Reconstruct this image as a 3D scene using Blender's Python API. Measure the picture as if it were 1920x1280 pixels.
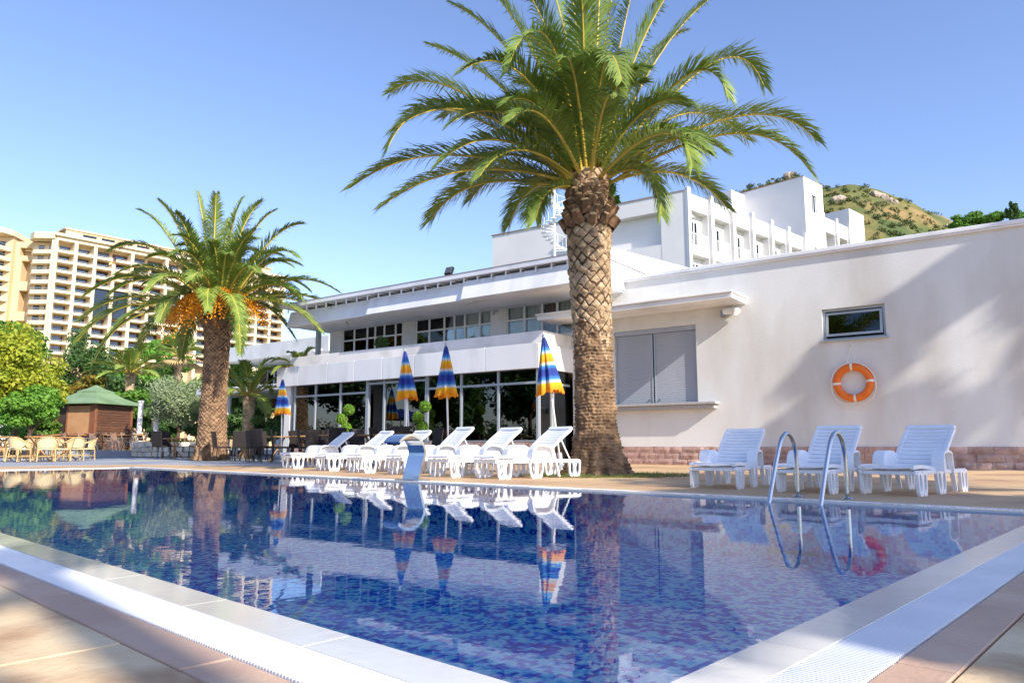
import bpy, bmesh, math, random
import numpy as np
from mathutils import Vector, Matrix, noise as mnoise
for o in list(bpy.data.objects): bpy.data.objects.remove(o)
scene = bpy.context.scene
col = scene.collection
rad = math.radians

# ---------------------------------------------------------------- camera, sky, sun, exposure
TILT = math.atan(196/1384.)
EYE = .45
cam_data = bpy.data.cameras.new('camera'); cam = bpy.data.objects.new('camera', cam_data); col.objects.link(cam)
cam.location = (0, 0, EYE); cam.rotation_euler = (rad(90)+TILT, 0, 0)
cam_data.sensor_width = 36; cam_data.lens = 36*1384/1920.; cam_data.clip_start = .05; cam_data.clip_end = 5000
scene.camera = cam
SUN_H = Vector((.6495, -.7604, 0)).normalized(); SUN_EL = rad(32.5)
world = bpy.data.worlds.new('World'); scene.world = world; world.use_nodes = True
wn = world.node_tree.nodes; wn.clear()
sky = wn.new('ShaderNodeTexSky'); sky.sky_type = 'NISHITA'; sky.sun_disc = False
sky.sun_elevation = SUN_EL; sky.sun_rotation = math.atan2(SUN_H.x, SUN_H.y)
sky.air_density = 1.0; sky.dust_density = .5; sky.ozone_density = 4.0
bg = wn.new('ShaderNodeBackground'); bg.inputs['Strength'].default_value = .15
wo = wn.new('ShaderNodeOutputWorld')
wb = wn.new('ShaderNodeVectorMath'); wb.operation = 'MULTIPLY'; wb.inputs[1].default_value = (1.09, .975, 1.04)      # white balance of the sky light
world.node_tree.links.new(sky.outputs[0], wb.inputs[0]); world.node_tree.links.new(wb.outputs[0], bg.inputs[0]); world.node_tree.links.new(bg.outputs[0], wo.inputs[0])
sd = bpy.data.lights.new('sun', 'SUN'); sd.energy = 4.0; sd.angle = rad(.55); sd.color = (1, .92, .80)
sun = bpy.data.objects.new('sun', sd); col.objects.link(sun)
sdir = Vector((SUN_H.x*math.cos(SUN_EL), SUN_H.y*math.cos(SUN_EL), math.sin(SUN_EL)))
sun.rotation_euler = sdir.to_track_quat('Z', 'Y').to_euler(); sun.location = sdir*60
vs = scene.view_settings; vs.view_transform = 'Standard'; vs.look = 'None'; vs.exposure = .82; vs.gamma = 1; vs.use_curve_mapping = False
scene.cycles.transparent_max_bounces = 16

# ---------------------------------------------------------------- measuring helpers (photo measurement -> metres)
_c, _s = math.cos(TILT), math.sin(TILT)
def ray(px, py):
    x = px-960; y = 640-py
    return Vector((x, 1384*_c-y*_s, 1384*_s+y*_c))
def G(px, py, z=0.):
    r = ray(px, py); k = (z-EYE)/r.z; return Vector((r.x*k, r.y*k, z))
def D(px, py, Y):
    r = ray(px, py); k = Y/r.y; return Vector((r.x*k, Y, EYE+r.z*k))
AX = Vector((.809, -.5878, 0)); VX = Vector((.5878, .809, 0))       # along / into the bar and pavilion fronts
ROT_B = math.atan2(-.5878, .809)
def AV(a, v, z=0.): return AX*a + VX*v + Vector((0, 0, z))
PX = Vector((.734, -.679, 0)); QX = Vector((.679, .734, 0))         # pool frame: right along the pool, across the pool
ROT_P = math.atan2(-.679, .734)
def PQ(p, q, z=0.): return PX*(-p) + QX*q + Vector((0, 0, z))

# ---------------------------------------------------------------- materials
def lin(c):
    if isinstance(c, str):
        c = [int(c[i:i+2], 16)/255 for i in (0, 2, 4)]
        c = [x/12.92 if x <= .04045 else ((x+.055)/1.055)**2.4 for x in c]
    return (c[0], c[1], c[2], 1)
MATS = {}
def mat(name, c1, c2=None, rough=.6, scale=4., bump=0., bscale=40., metal=0., spec=.5, detail=4., lo=.35, hi=.65, rnd=0., transl=0., stretch=None, c3=None, scale3=1., coat=0.):
    m = bpy.data.materials.new(name); m.use_nodes = True; nt = m.node_tree; N = nt.nodes; L = nt.links
    b = N['Principled BSDF']; out = N['Material Output']
    b.inputs['Roughness'].default_value = rough; b.inputs['Metallic'].default_value = metal
    b.inputs['Specular IOR Level'].default_value = spec; b.inputs['Coat Weight'].default_value = coat
    tc = N.new('ShaderNodeTexCoord'); src = tc.outputs['Object']
    if stretch:
        mp = N.new('ShaderNodeMapping'); mp.inputs['Scale'].default_value = stretch
        L.new(src, mp.inputs[0]); src = mp.outputs[0]
    base = None
    if c2 is not None:
        nz = N.new('ShaderNodeTexNoise'); nz.inputs['Scale'].default_value = scale; nz.inputs['Detail'].default_value = detail
        L.new(src, nz.inputs['Vector'])
        rp = N.new('ShaderNodeValToRGB'); rp.color_ramp.elements[0].position = lo; rp.color_ramp.elements[1].position = hi
        rp.color_ramp.elements[0].color = lin(c1); rp.color_ramp.elements[1].color = lin(c2)
        L.new(nz.outputs['Fac'], rp.inputs[0]); base = rp.outputs[0]
        if c3 is not None:
            n3 = N.new('ShaderNodeTexNoise'); n3.inputs['Scale'].default_value = scale3; n3.inputs['Detail'].default_value = 6
            L.new(src, n3.inputs['Vector'])
            r3 = N.new('ShaderNodeValToRGB'); r3.color_ramp.elements[0].position = .5; r3.color_ramp.elements[1].position = .66
            L.new(n3.outputs['Fac'], r3.inputs[0])
            mx = N.new('ShaderNodeMix'); mx.data_type = 'RGBA'; mx.inputs[7].default_value = lin(c3)
            L.new(r3.outputs[0], mx.inputs[0]); L.new(base, mx.inputs[6]); base = mx.outputs[2]
    if rnd:
        oi = N.new('ShaderNodeObjectInfo'); hs = N.new('ShaderNodeHueSaturation')
        mr = N.new('ShaderNodeMapRange'); mr.inputs[3].default_value = 1-rnd; mr.inputs[4].default_value = 1+rnd
        L.new(oi.outputs['Random'], mr.inputs[0]); L.new(mr.outputs[0], hs.inputs['Value'])
        if base is not None: L.new(base, hs.inputs['Color'])
        else: hs.inputs['Color'].default_value = lin(c1)
        base = hs.outputs[0]
    if base is not None: L.new(base, b.inputs['Base Color'])
    else: b.inputs['Base Color'].default_value = lin(c1)
    if bump:
        nb = N.new('ShaderNodeTexNoise'); nb.inputs['Scale'].default_value = bscale; nb.inputs['Detail'].default_value = 5
        L.new(src, nb.inputs['Vector'])
        bp = N.new('ShaderNodeBump'); bp.inputs['Strength'].default_value = 1; bp.inputs['Distance'].default_value = bump
        L.new(nb.outputs['Fac'], bp.inputs['Height']); L.new(bp.outputs[0], b.inputs['Normal'])
    if transl:
        tr = N.new('ShaderNodeBsdfTranslucent'); ms = N.new('ShaderNodeMixShader'); ms.inputs[0].default_value = transl
        if base is not None: L.new(base, tr.inputs[0])
        else: tr.inputs[0].default_value = lin(c1)
        L.new(b.outputs[0], ms.inputs[1]); L.new(tr.outputs[0], ms.inputs[2]); L.new(ms.outputs[0], out.inputs[0])
    MATS[name] = m
    return m
mat('stucco', 'e2e3e1', 'd9dad8', .88, .5, .005, 60, c3='c6c3bd', scale3=.35, stretch=(1.4, 1, .45))
mat('stucco_smooth', 'f2f1ee', 'e4e4e4', .7, .6, .002, 60, c3='d6d6d4', scale3=.9)
mat('hotel_white', 'e0dedb', 'd8d6d3', .7, .3)
mat('white_panel', 'eeeff1', 'e3e5e8', .4, .5, c3='d9dbdd', scale3=.8, stretch=(2, 2, .5))
mat('plinth_stone', 'c2a499', 'a8887d', .9, 5, .02, 30, rnd=.16, c3='c9b0a6', scale3=3)
mat('tan_deck', 'd0b28a', 'bd9c76', .75, .9, .002, 60, c3='a9866a', scale3=.7, detail=8, spec=.3)
mat('slab', 'e4cca4', 'd2b48a', .72, 3.4, .003, 45, c3='a47e5c', scale3=2.1, detail=8, rnd=.05, spec=.35)
mat('band', 'cbab92', 'bc9a82', .7, 2.2, .002, 60, c3='cdb196', scale3=3, detail=8, rnd=.05, spec=.35)
mat('joint', '5a4c40', '3f362e', .9, 6)
mat('paving_grey', '9aa0ab', '868c98', .8, .5, .003, 30, c3='a9a9a8', scale3=.35)
mat('ground', '5d6a3b', '7c7350', .95, .06, c3='4c5a30', scale3=.03)
mat('grass', '6a7c34', '86844a', .8, 9, rnd=.1, transl=.3)
mat('coping', 'd9d6cf', 'cbc8c0', .12, 1.5, .0008, 25, spec=.5)
mat('grate', 'f1f2f4', 'e4e6ea', .35, 3)
mat('gutter', '4c5158', None, .6)
mat('plastic', 'f2f4f7', 'e9ecf0', .28, 3, rnd=.02)
mat('steel', 'c8ccd0', None, .12, metal=1)
mat('steel_dark', '8f9499', None, .3, metal=1)
mat('frame_white', 'eceef0', None, .35)
mat('frame_grey', 'aeb6bd', None, .35, metal=.3)
mat('shutter', 'a9afba', 'a0a7b3', .45, 2)
mat('granite', 'b9b9ba', '9c9da0', .5, 40, detail=6)
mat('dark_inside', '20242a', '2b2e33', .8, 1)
mat('curtain', 'f2f1ea', 'e2e3dd', .9, 6)
mat('curtain_green', '7fa37a', '8fb088', .9, 3, transl=.3)
mat('curtain_red', '8a5a4c', None, .9)
mat('ring_orange', 'e8761a', 'de6a12', .45, 6)
mat('rope', 'eceae2', 'd5d2c8', .9, 60)
mat('black', '17181a', None, .45)
mat('dark_wicker', '1f1918', '2b2321', .7, 30, .004, 90, rnd=.15)
mat('wood', 'b98a55', 'a07444', .6, 6, stretch=(1, 1, 6), rnd=.1)
mat('rattan', 'd8ba85', 'c3a06a', .6, 25, .003, 80, rnd=.08)
mat('rattan_seat', 'e2cfa2', 'd2ba88', .7, 30, .003, 90)
mat('metal_chair', 'c9c6c0', None, .3, metal=.6)
mat('mesh_brown', '8a6a58', '9a7a66', .8, 20)
mat('kiosk_roof', '76906a', '849c76', .6, 1.5, c3='6a845e', scale3=.8)
mat('kiosk_wood', '75503a', '5a3c2b', .6, 3, stretch=(1, 1, 8), rnd=.18)
mat('kiosk_post', '8a5a3c', '7a4c32', .6, 4, stretch=(6, 6, 1))
mat('kiosk_blind', 'b98e66', 'ad8159', .7, 3)
mat('kiosk_dark', '4a3a34', '3b2e2a', .6, 4)
mat('palm_leaf', '69823a', '8c9f4a', .42, 1.6, rnd=.22, transl=.22, spec=.45)
mat('palm_leaf_far', '76923f', '94a650', .5, 1.2, rnd=.2, transl=.22)
mat('rachis', 'c9b24a', 'b59e42', .5, 3)
mat('trunk_brown', 'a98a68', '80634a', .92, 7, .010, 45, detail=8, c3='6a523e', scale3=6)
mat('trunk_palm', 'c2ab8c', '99805f', .92, 9, .012, 45, detail=8, c3='7d664e', scale3=6)
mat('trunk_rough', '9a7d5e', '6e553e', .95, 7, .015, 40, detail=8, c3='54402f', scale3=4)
mat('trunk_fibre', '5d4430', '3d2c20', .95, 8, .015, 40)
mat('boot', '8e7052', '6a4f38', .9, 9, .006, 60, rnd=.2)
mat('boot_cut', 'ddc39a', 'c6a578', .8, 8, .003, 60, rnd=.1)
mat('fruit', 'f4aa24', 'e8921a', .5, 8, rnd=.1)
mat('bark', '6b5644', '4a3b2f', .9, 8, .01, 30, stretch=(1, 1, .3))
for n, a, b_, t in [('leaf_yellow', 'b4b43a', '8fa436', .35), ('leaf_green', '6c9638', '557f30', .3), ('leaf_bright', '80ac44', '659a36', .3), ('leaf_dark', '456434', '54743a', .2),
                    ('leaf_olive', 'a0ad84', '84966a', .25), ('leaf_orange', '9a7a2c', '6e8030', .3), ('leaf_topiary', '7fa63a', '5f8c2c', .25), ('leaf_scrub', '5c6636', '4a582e', .1)]:
    mat(n, a, b_, .55, 1.3, rnd=.06, transl=t, spec=.3)
mat('tan_wall', 'd8c29c', 'cdb58c', .85, .08)
mat('tan_slab', 'e4d4b6', 'dac9a8', .8, .1)
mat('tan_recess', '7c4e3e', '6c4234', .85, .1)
mat('brown_wall', '8c6a52', '70543f', .9, 3, .01, 20)
mat('tile_red', 'a5684e', '8f563f', .8, 2)
mat('roof_edge', '9a8a84', '8a7c78', .7, 2)
mat('hill_soil', '6f6a38', '4b5a2c', .95, .05, c3='8f774c', scale3=.035, detail=8)
mat('rock', 'b3a596', '978a7c', .9, .3, .1, 1.5, rnd=.1)
mat('skin', 'b98468', None, .6); mat('cloth_pale', 'd5d3d2', 'c2c2c6', .9, 8); mat('cloth_dark', '3a3f4c', None, .9); mat('hair', '2c211b', None, .7)
mat('terracotta', 'a9623f', '96553a', .8, 8)
mat('white_stone', 'ded8ca', 'c9c1b0', .9, 3, .01, 20, rnd=.1)
mat('navy_canvas', '26408c', '1f3678', .8, 5)

def glass_mat(name, tint, refl_col, ior=1.6):
    m = bpy.data.materials.new(name); m.use_nodes = True; N = m.node_tree.nodes; L = m.node_tree.links; N.clear()
    o = N.new('ShaderNodeOutputMaterial'); mx = N.new('ShaderNodeMixShader'); fr = N.new('ShaderNodeFresnel'); fr.inputs[0].default_value = ior
    t = N.new('ShaderNodeBsdfTransparent'); t.inputs[0].default_value = lin(tint)
    g = N.new('ShaderNodeBsdfGlossy'); g.inputs['Color'].default_value = lin(refl_col); g.inputs['Roughness'].default_value = .005
    L.new(fr.outputs[0], mx.inputs[0]); L.new(t.outputs[0], mx.inputs[1]); L.new(g.outputs[0], mx.inputs[2]); L.new(mx.outputs[0], o.inputs[0])
    MATS[name] = m
glass_mat('glass_dark', '5f7078', 'e8f0f4', 1.9)
glass_mat('glass_clear', 'eef3f3', 'f0f4f6', 1.5)

def water_mat():
    m = bpy.data.materials.new('pool_water'); m.use_nodes = True; N = m.node_tree.nodes; L = m.node_tree.links; N.clear()
    o = N.new('ShaderNodeOutputMaterial'); mx = N.new('ShaderNodeMixShader'); fr = N.new('ShaderNodeFresnel'); fr.inputs[0].default_value = 1.33
    t = N.new('ShaderNodeBsdfTransparent'); t.inputs[0].default_value = (.80, .97, 1, 1)
    g = N.new('ShaderNodeBsdfGlossy'); g.inputs['Roughness'].default_value = .012
    tc = N.new('ShaderNodeTexCoord')
    hts = []
    for sc, st, w in ((1.1, (1, 1, 1), .07), (6., (1, 1, 1), .017), (24., (1, 1, 1), .0042)):
        mp = N.new('ShaderNodeMapping'); mp.inputs['Scale'].default_value = st; mp.inputs['Rotation'].default_value = (0, 0, .4)
        n = N.new('ShaderNodeTexNoise'); n.inputs['Scale'].default_value = sc; n.inputs['Detail'].default_value = 2
        mu = N.new('ShaderNodeMath'); mu.operation = 'MULTIPLY'; mu.inputs[1].default_value = w
        L.new(tc.outputs['Object'], mp.inputs[0]); L.new(mp.outputs[0], n.inputs['Vector']); L.new(n.outputs['Fac'], mu.inputs[0]); hts.append(mu)
    ad = N.new('ShaderNodeMath'); L.new(hts[0].outputs[0], ad.inputs[0]); L.new(hts[1].outputs[0], ad.inputs[1])
    a2 = N.new('ShaderNodeMath'); L.new(ad.outputs[0], a2.inputs[0]); L.new(hts[2].outputs[0], a2.inputs[1])
    bp = N.new('ShaderNodeBump'); bp.inputs['Strength'].default_value = 1; bp.inputs['Distance'].default_value = .02
    L.new(a2.outputs[0], bp.inputs['Height']); L.new(bp.outputs[0], g.inputs['Normal']); L.new(bp.outputs[0], fr.inputs['Normal'])
    L.new(fr.outputs[0], mx.inputs[0]); L.new(t.outputs[0], mx.inputs[1]); L.new(g.outputs[0], mx.inputs[2]); L.new(mx.outputs[0], o.inputs[0])
    MATS['water'] = m
water_mat()
def mosaic_mat():
    m = bpy.data.materials.new('pool_mosaic'); m.use_nodes = True; N = m.node_tree.nodes; L = m.node_tree.links
    b = N['Principled BSDF']; b.inputs['Roughness'].default_value = .4
    tc = N.new('ShaderNodeTexCoord'); sn = N.new('ShaderNodeVectorMath'); sn.operation = 'SNAP'; sn.inputs[1].default_value = (.026, .026, .026)
    L.new(tc.outputs['Object'], sn.inputs[0])
    wn_ = N.new('ShaderNodeTexWhiteNoise'); L.new(sn.outputs[0], wn_.inputs[0])
    nz = N.new('ShaderNodeTexNoise'); nz.inputs['Scale'].default_value = 15; nz.inputs['Detail'].default_value = 0; L.new(sn.outputs[0], nz.inputs['Vector'])
    a = N.new('ShaderNodeMath'); a.operation = 'MULTIPLY'; a.inputs[1].default_value = .40; L.new(wn_.outputs[0], a.inputs[0])
    a2 = N.new('ShaderNodeMath'); a2.inputs[1].default_value = -.08; L.new(nz.outputs['Fac'], a2.inputs[0])
    a3 = N.new('ShaderNodeMath'); L.new(a.outputs[0], a3.inputs[0]); L.new(a2.outputs[0], a3.inputs[1])
    rp = N.new('ShaderNodeValToRGB'); rp.color_ramp.interpolation = 'CONSTANT'
    e = rp.color_ramp.elements; e[0].position = 0; e[0].color = lin('1250d0'); e[1].position = .5; e[1].color = lin('2484f0')
    x = e.new(.58); x.color = lin('70d4fa'); x = e.new(.67); x.color = lin('c8fcff')
    L.new(a3.outputs[0], rp.inputs[0]); L.new(rp.outputs[0], b.inputs['Base Color'])
    MATS['mosaic'] = m
mosaic_mat()
def umbrella_mat(name, z0, z1):
    m = bpy.data.materials.new(name); m.use_nodes = True; N = m.node_tree.nodes; L = m.node_tree.links
    b = N['Principled BSDF']; b.inputs['Roughness'].default_value = .75
    tc = N.new('ShaderNodeTexCoord'); sp = N.new('ShaderNodeSeparateXYZ'); mr = N.new('ShaderNodeMapRange')
    mr.inputs[1].default_value = z1; mr.inputs[2].default_value = z0
    L.new(tc.outputs['Object'], sp.inputs[0]); L.new(sp.outputs['Z'], mr.inputs[0])
    rp = N.new('ShaderNodeValToRGB'); e = rp.color_ramp.elements
    e[0].position = 0; e[0].color = lin('33408f'); e[1].position = 1; e[1].color = lin('f29a0c')
    for p, c in ((.16, '2c46a0'), (.24, '3f8fd8'), (.29, 'bfe0ee'), (.33, 'f7c01e'), (.46, 'f2a012'), (.51, 'd9e4d8'), (.55, '3f8fd8'), (.62, '263a98'), (.72, '2a44a4'), (.79, '3f8fd8'), (.84, 'cfe6ee'), (.875, 'f8c21c')):
        x = e.new(p); x.color = lin(c)
    L.new(mr.outputs[0], rp.inputs[0]); L.new(rp.outputs[0], b.inputs['Base Color'])
    tr = N.new('ShaderNodeBsdfTranslucent'); ms = N.new('ShaderNodeMixShader'); ms.inputs[0].default_value = .25
    L.new(rp.outputs[0], tr.inputs[0]); L.new(b.outputs[0], ms.inputs[1]); L.new(tr.outputs[0], ms.inputs[2]); L.new(ms.outputs[0], N['Material Output'].inputs[0])
    MATS[name] = m
umbrella_mat('umbrella_canvas', 1.42, 2.42)

# ---------------------------------------------------------------- mesh builder
class MB:
    def __init__(s): s.v = []; s.f = []; s.m = []
    def add(s, vs, fs, mi=0):
        o = len(s.v); s.v += [tuple(x) for x in vs]; s.f += [tuple(i+o for i in q) for q in fs]; s.m += [mi]*len(fs); return s
    def box(s, x0, x1, y0, y1, z0, z1, mi=0, M=None):
        vs = [Vector((x, y, z)) for z in (z0, z1) for y in (y0, y1) for x in (x0, x1)]
        if M is not None: vs = [M @ q for q in vs]
        return s.add(vs, [(0, 2, 3, 1), (4, 5, 7, 6), (0, 1, 5, 4), (2, 6, 7, 3), (0, 4, 6, 2), (1, 3, 7, 5)], mi)
    def bbox(s, x0, x1, y0, y1, z0, z1, b=.01, mi=0, M=None):      # box with chamfered upright and level edges
        pts = []
        for z, i in ((z0, b*.6), (z0+b, 0), (z1-b, 0), (z1, b*.6)):
            for sx, sy in ((0, 0), (1, 0), (1, 1), (0, 1)):
                X = (x0, x1)[sx]; Y = (y0, y1)[sy]; dx = 1 if sx == 0 else -1; dy = 1 if sy == 0 else -1
                for k in ((0, 1) if (sx+sy) % 2 == 0 else (1, 0)):
                    if k == 0: pts.append(Vector((X+dx*i, Y+dy*(b+i*0), z)))
                    else: pts.append(Vector((X+dx*b, Y+dy*i, z)))
        if M is not None: pts = [M @ q for q in pts]
        fs = [tuple(range(7, -1, -1)), tuple(range(24, 32))]
        for r in range(3):
            for k in range(8): fs.append((r*8+k, r*8+(k+1) % 8, r*8+8+(k+1) % 8, r*8+8+k))
        return s.add(pts, fs, mi)
    def tube(s, pts, r, n=8, mi=0, cap=True):
        pts = [Vector(p) for p in pts]; R = r if isinstance(r, (list, tuple)) else [r]*len(pts)
        vs = []; up = None
        for i, p in enumerate(pts):
            t = (pts[min(i+1, len(pts)-1)]-pts[max(i-1, 0)]).normalized()
            if up is None: up = t.orthogonal().normalized()
            up = (up-t*up.dot(t)); up = up.normalized() if up.length > 1e-6 else t.orthogonal().normalized()
            w = t.cross(up)
            for k in range(n):
                an = 2*math.pi*k/n; vs.append(p+(up*math.cos(an)+w*math.sin(an))*R[i])
        fs = [(i*n+k, i*n+(k+1) % n, i*n+n+(k+1) % n, i*n+n+k) for i in range(len(pts)-1) for k in range(n)]
        if cap: fs += [tuple(range(n-1, -1, -1)), tuple(range((len(pts)-1)*n, len(pts)*n))]
        return s.add(vs, fs, mi)
    def lathe(s, prof, n=16, mi=0, c=(0, 0, 0), cap=True):
        vs = []
        for r, z in prof:
            for k in range(n):
                an = 2*math.pi*k/n; vs.append((c[0]+r*math.cos(an), c[1]+r*math.sin(an), c[2]+z))
        fs = [(i*n+k, i*n+(k+1) % n, i*n+n+(k+1) % n, i*n+n+k) for i in range(len(prof)-1) for k in range(n)]
        if cap: fs += [tuple(range(n-1, -1, -1)), tuple(range((len(prof)-1)*n, len(prof)*n))]
        return s.add(vs, fs, mi)
    def strip(s, A, B, mi=0):      # ruled sheet between two point rows
        n = len(A); return s.add(list(A)+list(B), [(i, i+1, n+i+1, n+i) for i in range(n-1)], mi)
    def prism(s, poly, z0, z1, mi=0, M=None):
        n = len(poly); vs = [Vector((x, y, z0)) for x, y in poly]+[Vector((x, y, z1)) for x, y in poly]
        if M is not None: vs = [M @ q for q in vs]
        return s.add(vs, [tuple(range(n-1, -1, -1)), tuple(range(n, 2*n))]+[(k, (k+1) % n, n+(k+1) % n, n+k) for k in range(n)], mi)
    def mesh(s, name, mats, smooth=False):
        me = bpy.data.meshes.new(name); me.from_pydata(s.v, [], s.f); me.update()
        for m in (mats if isinstance(mats, (list, tuple)) else [mats]): me.materials.append(MATS[m])
        if any(s.m): me.polygons.foreach_set('material_index', s.m)
        if smooth: me.polygons.foreach_set('use_smooth', [True]*len(s.f))
        return me
    def build(s, name, mats, parent=None, smooth=False, loc=None, rot=None):
        return link(name, s.mesh(name, mats, smooth), parent, loc, rot)
def link(name, me, parent=None, loc=None, rot=None):
    o = bpy.data.objects.new(name, me); col.objects.link(o)
    if parent is not None: o.parent = parent
    if loc is not None: o.location = loc
    if rot is not None: o.rotation_euler = rot if isinstance(rot, (tuple, list)) else (0, 0, rot)
    return o
def tag(o, label, cat, group=None):
    o['label'] = label; o['category'] = cat
    if group: o['group'] = group
    return o
def thing(name, label, cat, loc=(0, 0, 0), rotz=0, group=None, scale=1):
    o = bpy.data.objects.new(name, None); col.objects.link(o); o.location = loc; o.rotation_euler = (0, 0, rotz); o.scale = (scale,)*3
    o.empty_display_size = .2
    return tag(o, label, cat, group)
def kind(o, k): o['kind'] = k; return o
def children(o): return [c for c in bpy.data.objects if c.parent == o]
def dup(root, kids, loc, rotz, label, scale=None):
    r = root.copy(); col.objects.link(r); r.location = loc; r.rotation_euler = (0, 0, rotz); r['label'] = label
    if scale: r.scale = (scale,)*3
    for c, gk in kids:
        d = c.copy(); col.objects.link(d); d.parent = r
        for g in gk: e = g.copy(); col.objects.link(e); e.parent = d
    return r
def kids_of(root):
    ch = {}
    for o in bpy.data.objects:
        if o.parent is not None: ch.setdefault(o.parent.name, []).append(o)
    return [(c, ch.get(c.name, [])) for c in ch.get(root.name, [])]
def np_mesh(name, V, F, mats, mi=None, smooth=False):
    me = bpy.data.meshes.new(name); nv, nf, k = len(V), len(F), F.shape[1]
    me.vertices.add(nv); me.vertices.foreach_set('co', np.asarray(V, np.float32).ravel())
    me.loops.add(nf*k); me.loops.foreach_set('vertex_index', np.asarray(F, np.int32).ravel())
    me.polygons.add(nf); me.polygons.foreach_set('loop_start', np.arange(0, nf*k, k, dtype=np.int32))
    try: me.polygons.foreach_set('loop_total', np.full(nf, k, np.int32))
    except Exception: pass
    for m in (mats if isinstance(mats, (list, tuple)) else [mats]): me.materials.append(MATS[m])
    if mi is not None: me.polygons.foreach_set('material_index', np.asarray(mi, np.int32))
    if smooth: me.polygons.foreach_set('use_smooth', np.ones(nf, bool))
    me.update(calc_edges=True); me.validate(); return me
def wall_holes(mb, x0, x1, z0, z1, y, holes, depth, mi=0, rmi=None):
    """upright sheet at y facing -y with real openings and reveals of the given depth"""
    xs = sorted({x0, x1, *[h[0] for h in holes], *[h[1] for h in holes]}); zs = sorted({z0, z1, *[h[2] for h in holes], *[h[3] for h in holes]})
    for i in range(len(xs)-1):
        for j in range(len(zs)-1):
            cx, cz = (xs[i]+xs[i+1])/2, (zs[j]+zs[j+1])/2
            if any(h[0] < cx < h[1] and h[2] < cz < h[3] for h in holes): continue
            mb.add([(xs[i], y, zs[j]), (xs[i+1], y, zs[j]), (xs[i+1], y, zs[j+1]), (xs[i], y, zs[j+1])], [(0, 1, 2, 3)], mi)
    for a, b, c, d in holes:
        P = [(a, c), (b, c), (b, d), (a, d)]
        for k in range(4):
            p, q = P[k], P[(k+1) % 4]
            mb.add([(p[0], y, p[1]), (p[0], y+depth, p[1]), (q[0], y+depth, q[1]), (q[0], y, q[1])], [(0, 1, 2, 3)], mi if rmi is None else rmi)
# ================================================================ ground, pool, deck
R = random.Random(7)
PL, PR, QN, QF = 16.9, .79, 1.09, 6.2          # pool: far-left end, right end, near side, far side (metres in the pool frame)
def pbox(mb, p0, p1, q0, q1, z0, z1, mi=0): return mb.box(-max(p0, p1), -min(p0, p1), q0, q1, z0, z1, mi)
def ring(mb, o0, o1, z0, z1, mi=0):            # rectangular ring round the pool between offsets o0 and o1
    for a, b, c, d in ((PR-o1, PL+o1, QN-o1, QN-o0), (PR-o1, PL+o1, QF+o0, QF+o1), (PR-o1, PR-o0, QN-o0, QF+o0), (PL+o0, PL+o1, QN-o0, QF+o0)):
        pbox(mb, a, b, c, d, z0, z1, mi)
# the land: one sheet to the horizon with an opening where the pool is dug
mb = MB()
B = 3000
xs = [-B, -PL-.3, -PR+.3, B]; ys = [-B, QN-.3, QF+.3, B]
for i in range(3):
    for j in range(3):
        if i == 1 and j == 1: continue
        mb.add([(xs[i], ys[j], 0), (xs[i+1], ys[j], 0), (xs[i+1], ys[j+1], 0), (xs[i], ys[j+1], 0)], [(0, 1, 2, 3)])
kind(mb.build('ground', 'ground', loc=(0, 0, -.06), rot=ROT_P), 'structure')
# pool shell
mb = MB(); zf = -.5
mb.add([(-PL-.02, QN-.02, zf), (-PR+.02, QN-.02, zf), (-PR+.02, QF+.02, zf), (-PL-.02, QF+.02, zf)], [(0, 1, 2, 3)])
for a, b in (((-PL, QN), (-PR, QN)), ((-PR, QN), (-PR, QF)), ((-PR, QF), (-PL, QF)), ((-PL, QF), (-PL, QN))):
    mb.add([(a[0], a[1], zf), (b[0], b[1], zf), (b[0], b[1], -.02), (a[0], a[1], -.02)], [(3, 2, 1, 0)])
pool = kind(mb.build('pool_basin', 'mosaic', rot=ROT_P), 'structure')
mb = MB(); mb.add([(-PL-.03, QN-.03, 0), (-PR+.03, QN-.03, 0), (-PR+.03, QF+.03, 0), (-PL-.03, QF+.03, 0)], [(0, 1, 2, 3)])
kind(mb.build('water', 'water', rot=ROT_P, loc=(0, 0, -.012)), 'structure')
# coping: stones laid end to end, leaning gently to the gutter
cop = kind(bpy.data.objects.new('pool_edge', None), 'structure'); col.objects.link(cop); cop.rotation_euler = (0, 0, ROT_P)
def coping_piece(x0, x1, y0, y1):
    mb = MB(); mb.bbox(x0+.0006, x1-.0006, y0+.0006, y1-.0006, -.1, .004, .002); return mb.build('coping_stone', 'coping', cop)
for side in range(2):
    y0, y1 = ((QN-.13, QN), (QF, QF+.13))[side]; x = -PL-.13; L_ = .62
    while x < -PR+.13-.01:
        coping_piece(x, min(x+L_, -PR+.13), y0, y1); x += L_
for x0, x1 in ((-PL-.13, -PL), (-PR, -PR+.13)):
    y = QN
    while y < QF-.01: coping_piece(x0, x1, y, min(y+.62, QF)); y += .62
# overflow grating: thin bars across the channel
mb = MB(); st = .0125; w = .0075
def bars(x0, x1, y0, y1, along):
    n = int(((x1-x0) if along == 'x' else (y1-y0))/st)
    for k in range(n):
        if along == 'x': mb.box(x0+k*st, x0+k*st+w, y0, y1, -.02, .003)
        else: mb.box(x0, x1, y0+k*st, y0+k*st+w, -.02, .003)
o0, o1 = .132, .268
bars(-4.6, -PR+o1, QN-o1, QN-o0, 'x'); bars(-PR+o0, -PR+o1, QN-o0+.002, QF+o1, 'y')
st, w = .03, .02
bars(-PL-o1, -4.6, QN-o1, QN-o0, 'x'); bars(-PL-o1, -PR+o0-.002, QF+o0, QF+o1, 'x'); bars(-PL-o1, -PL-o0, QN-o0, QF+o0-.002, 'y')
gr = mb.build('drain_grating', 'grate', cop); gr['kind'] = 'stuff'
mb = MB(); ring(mb, .131, .30, -.058, -.045); mb.build('gutter_channel', 'gutter', cop)
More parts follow.
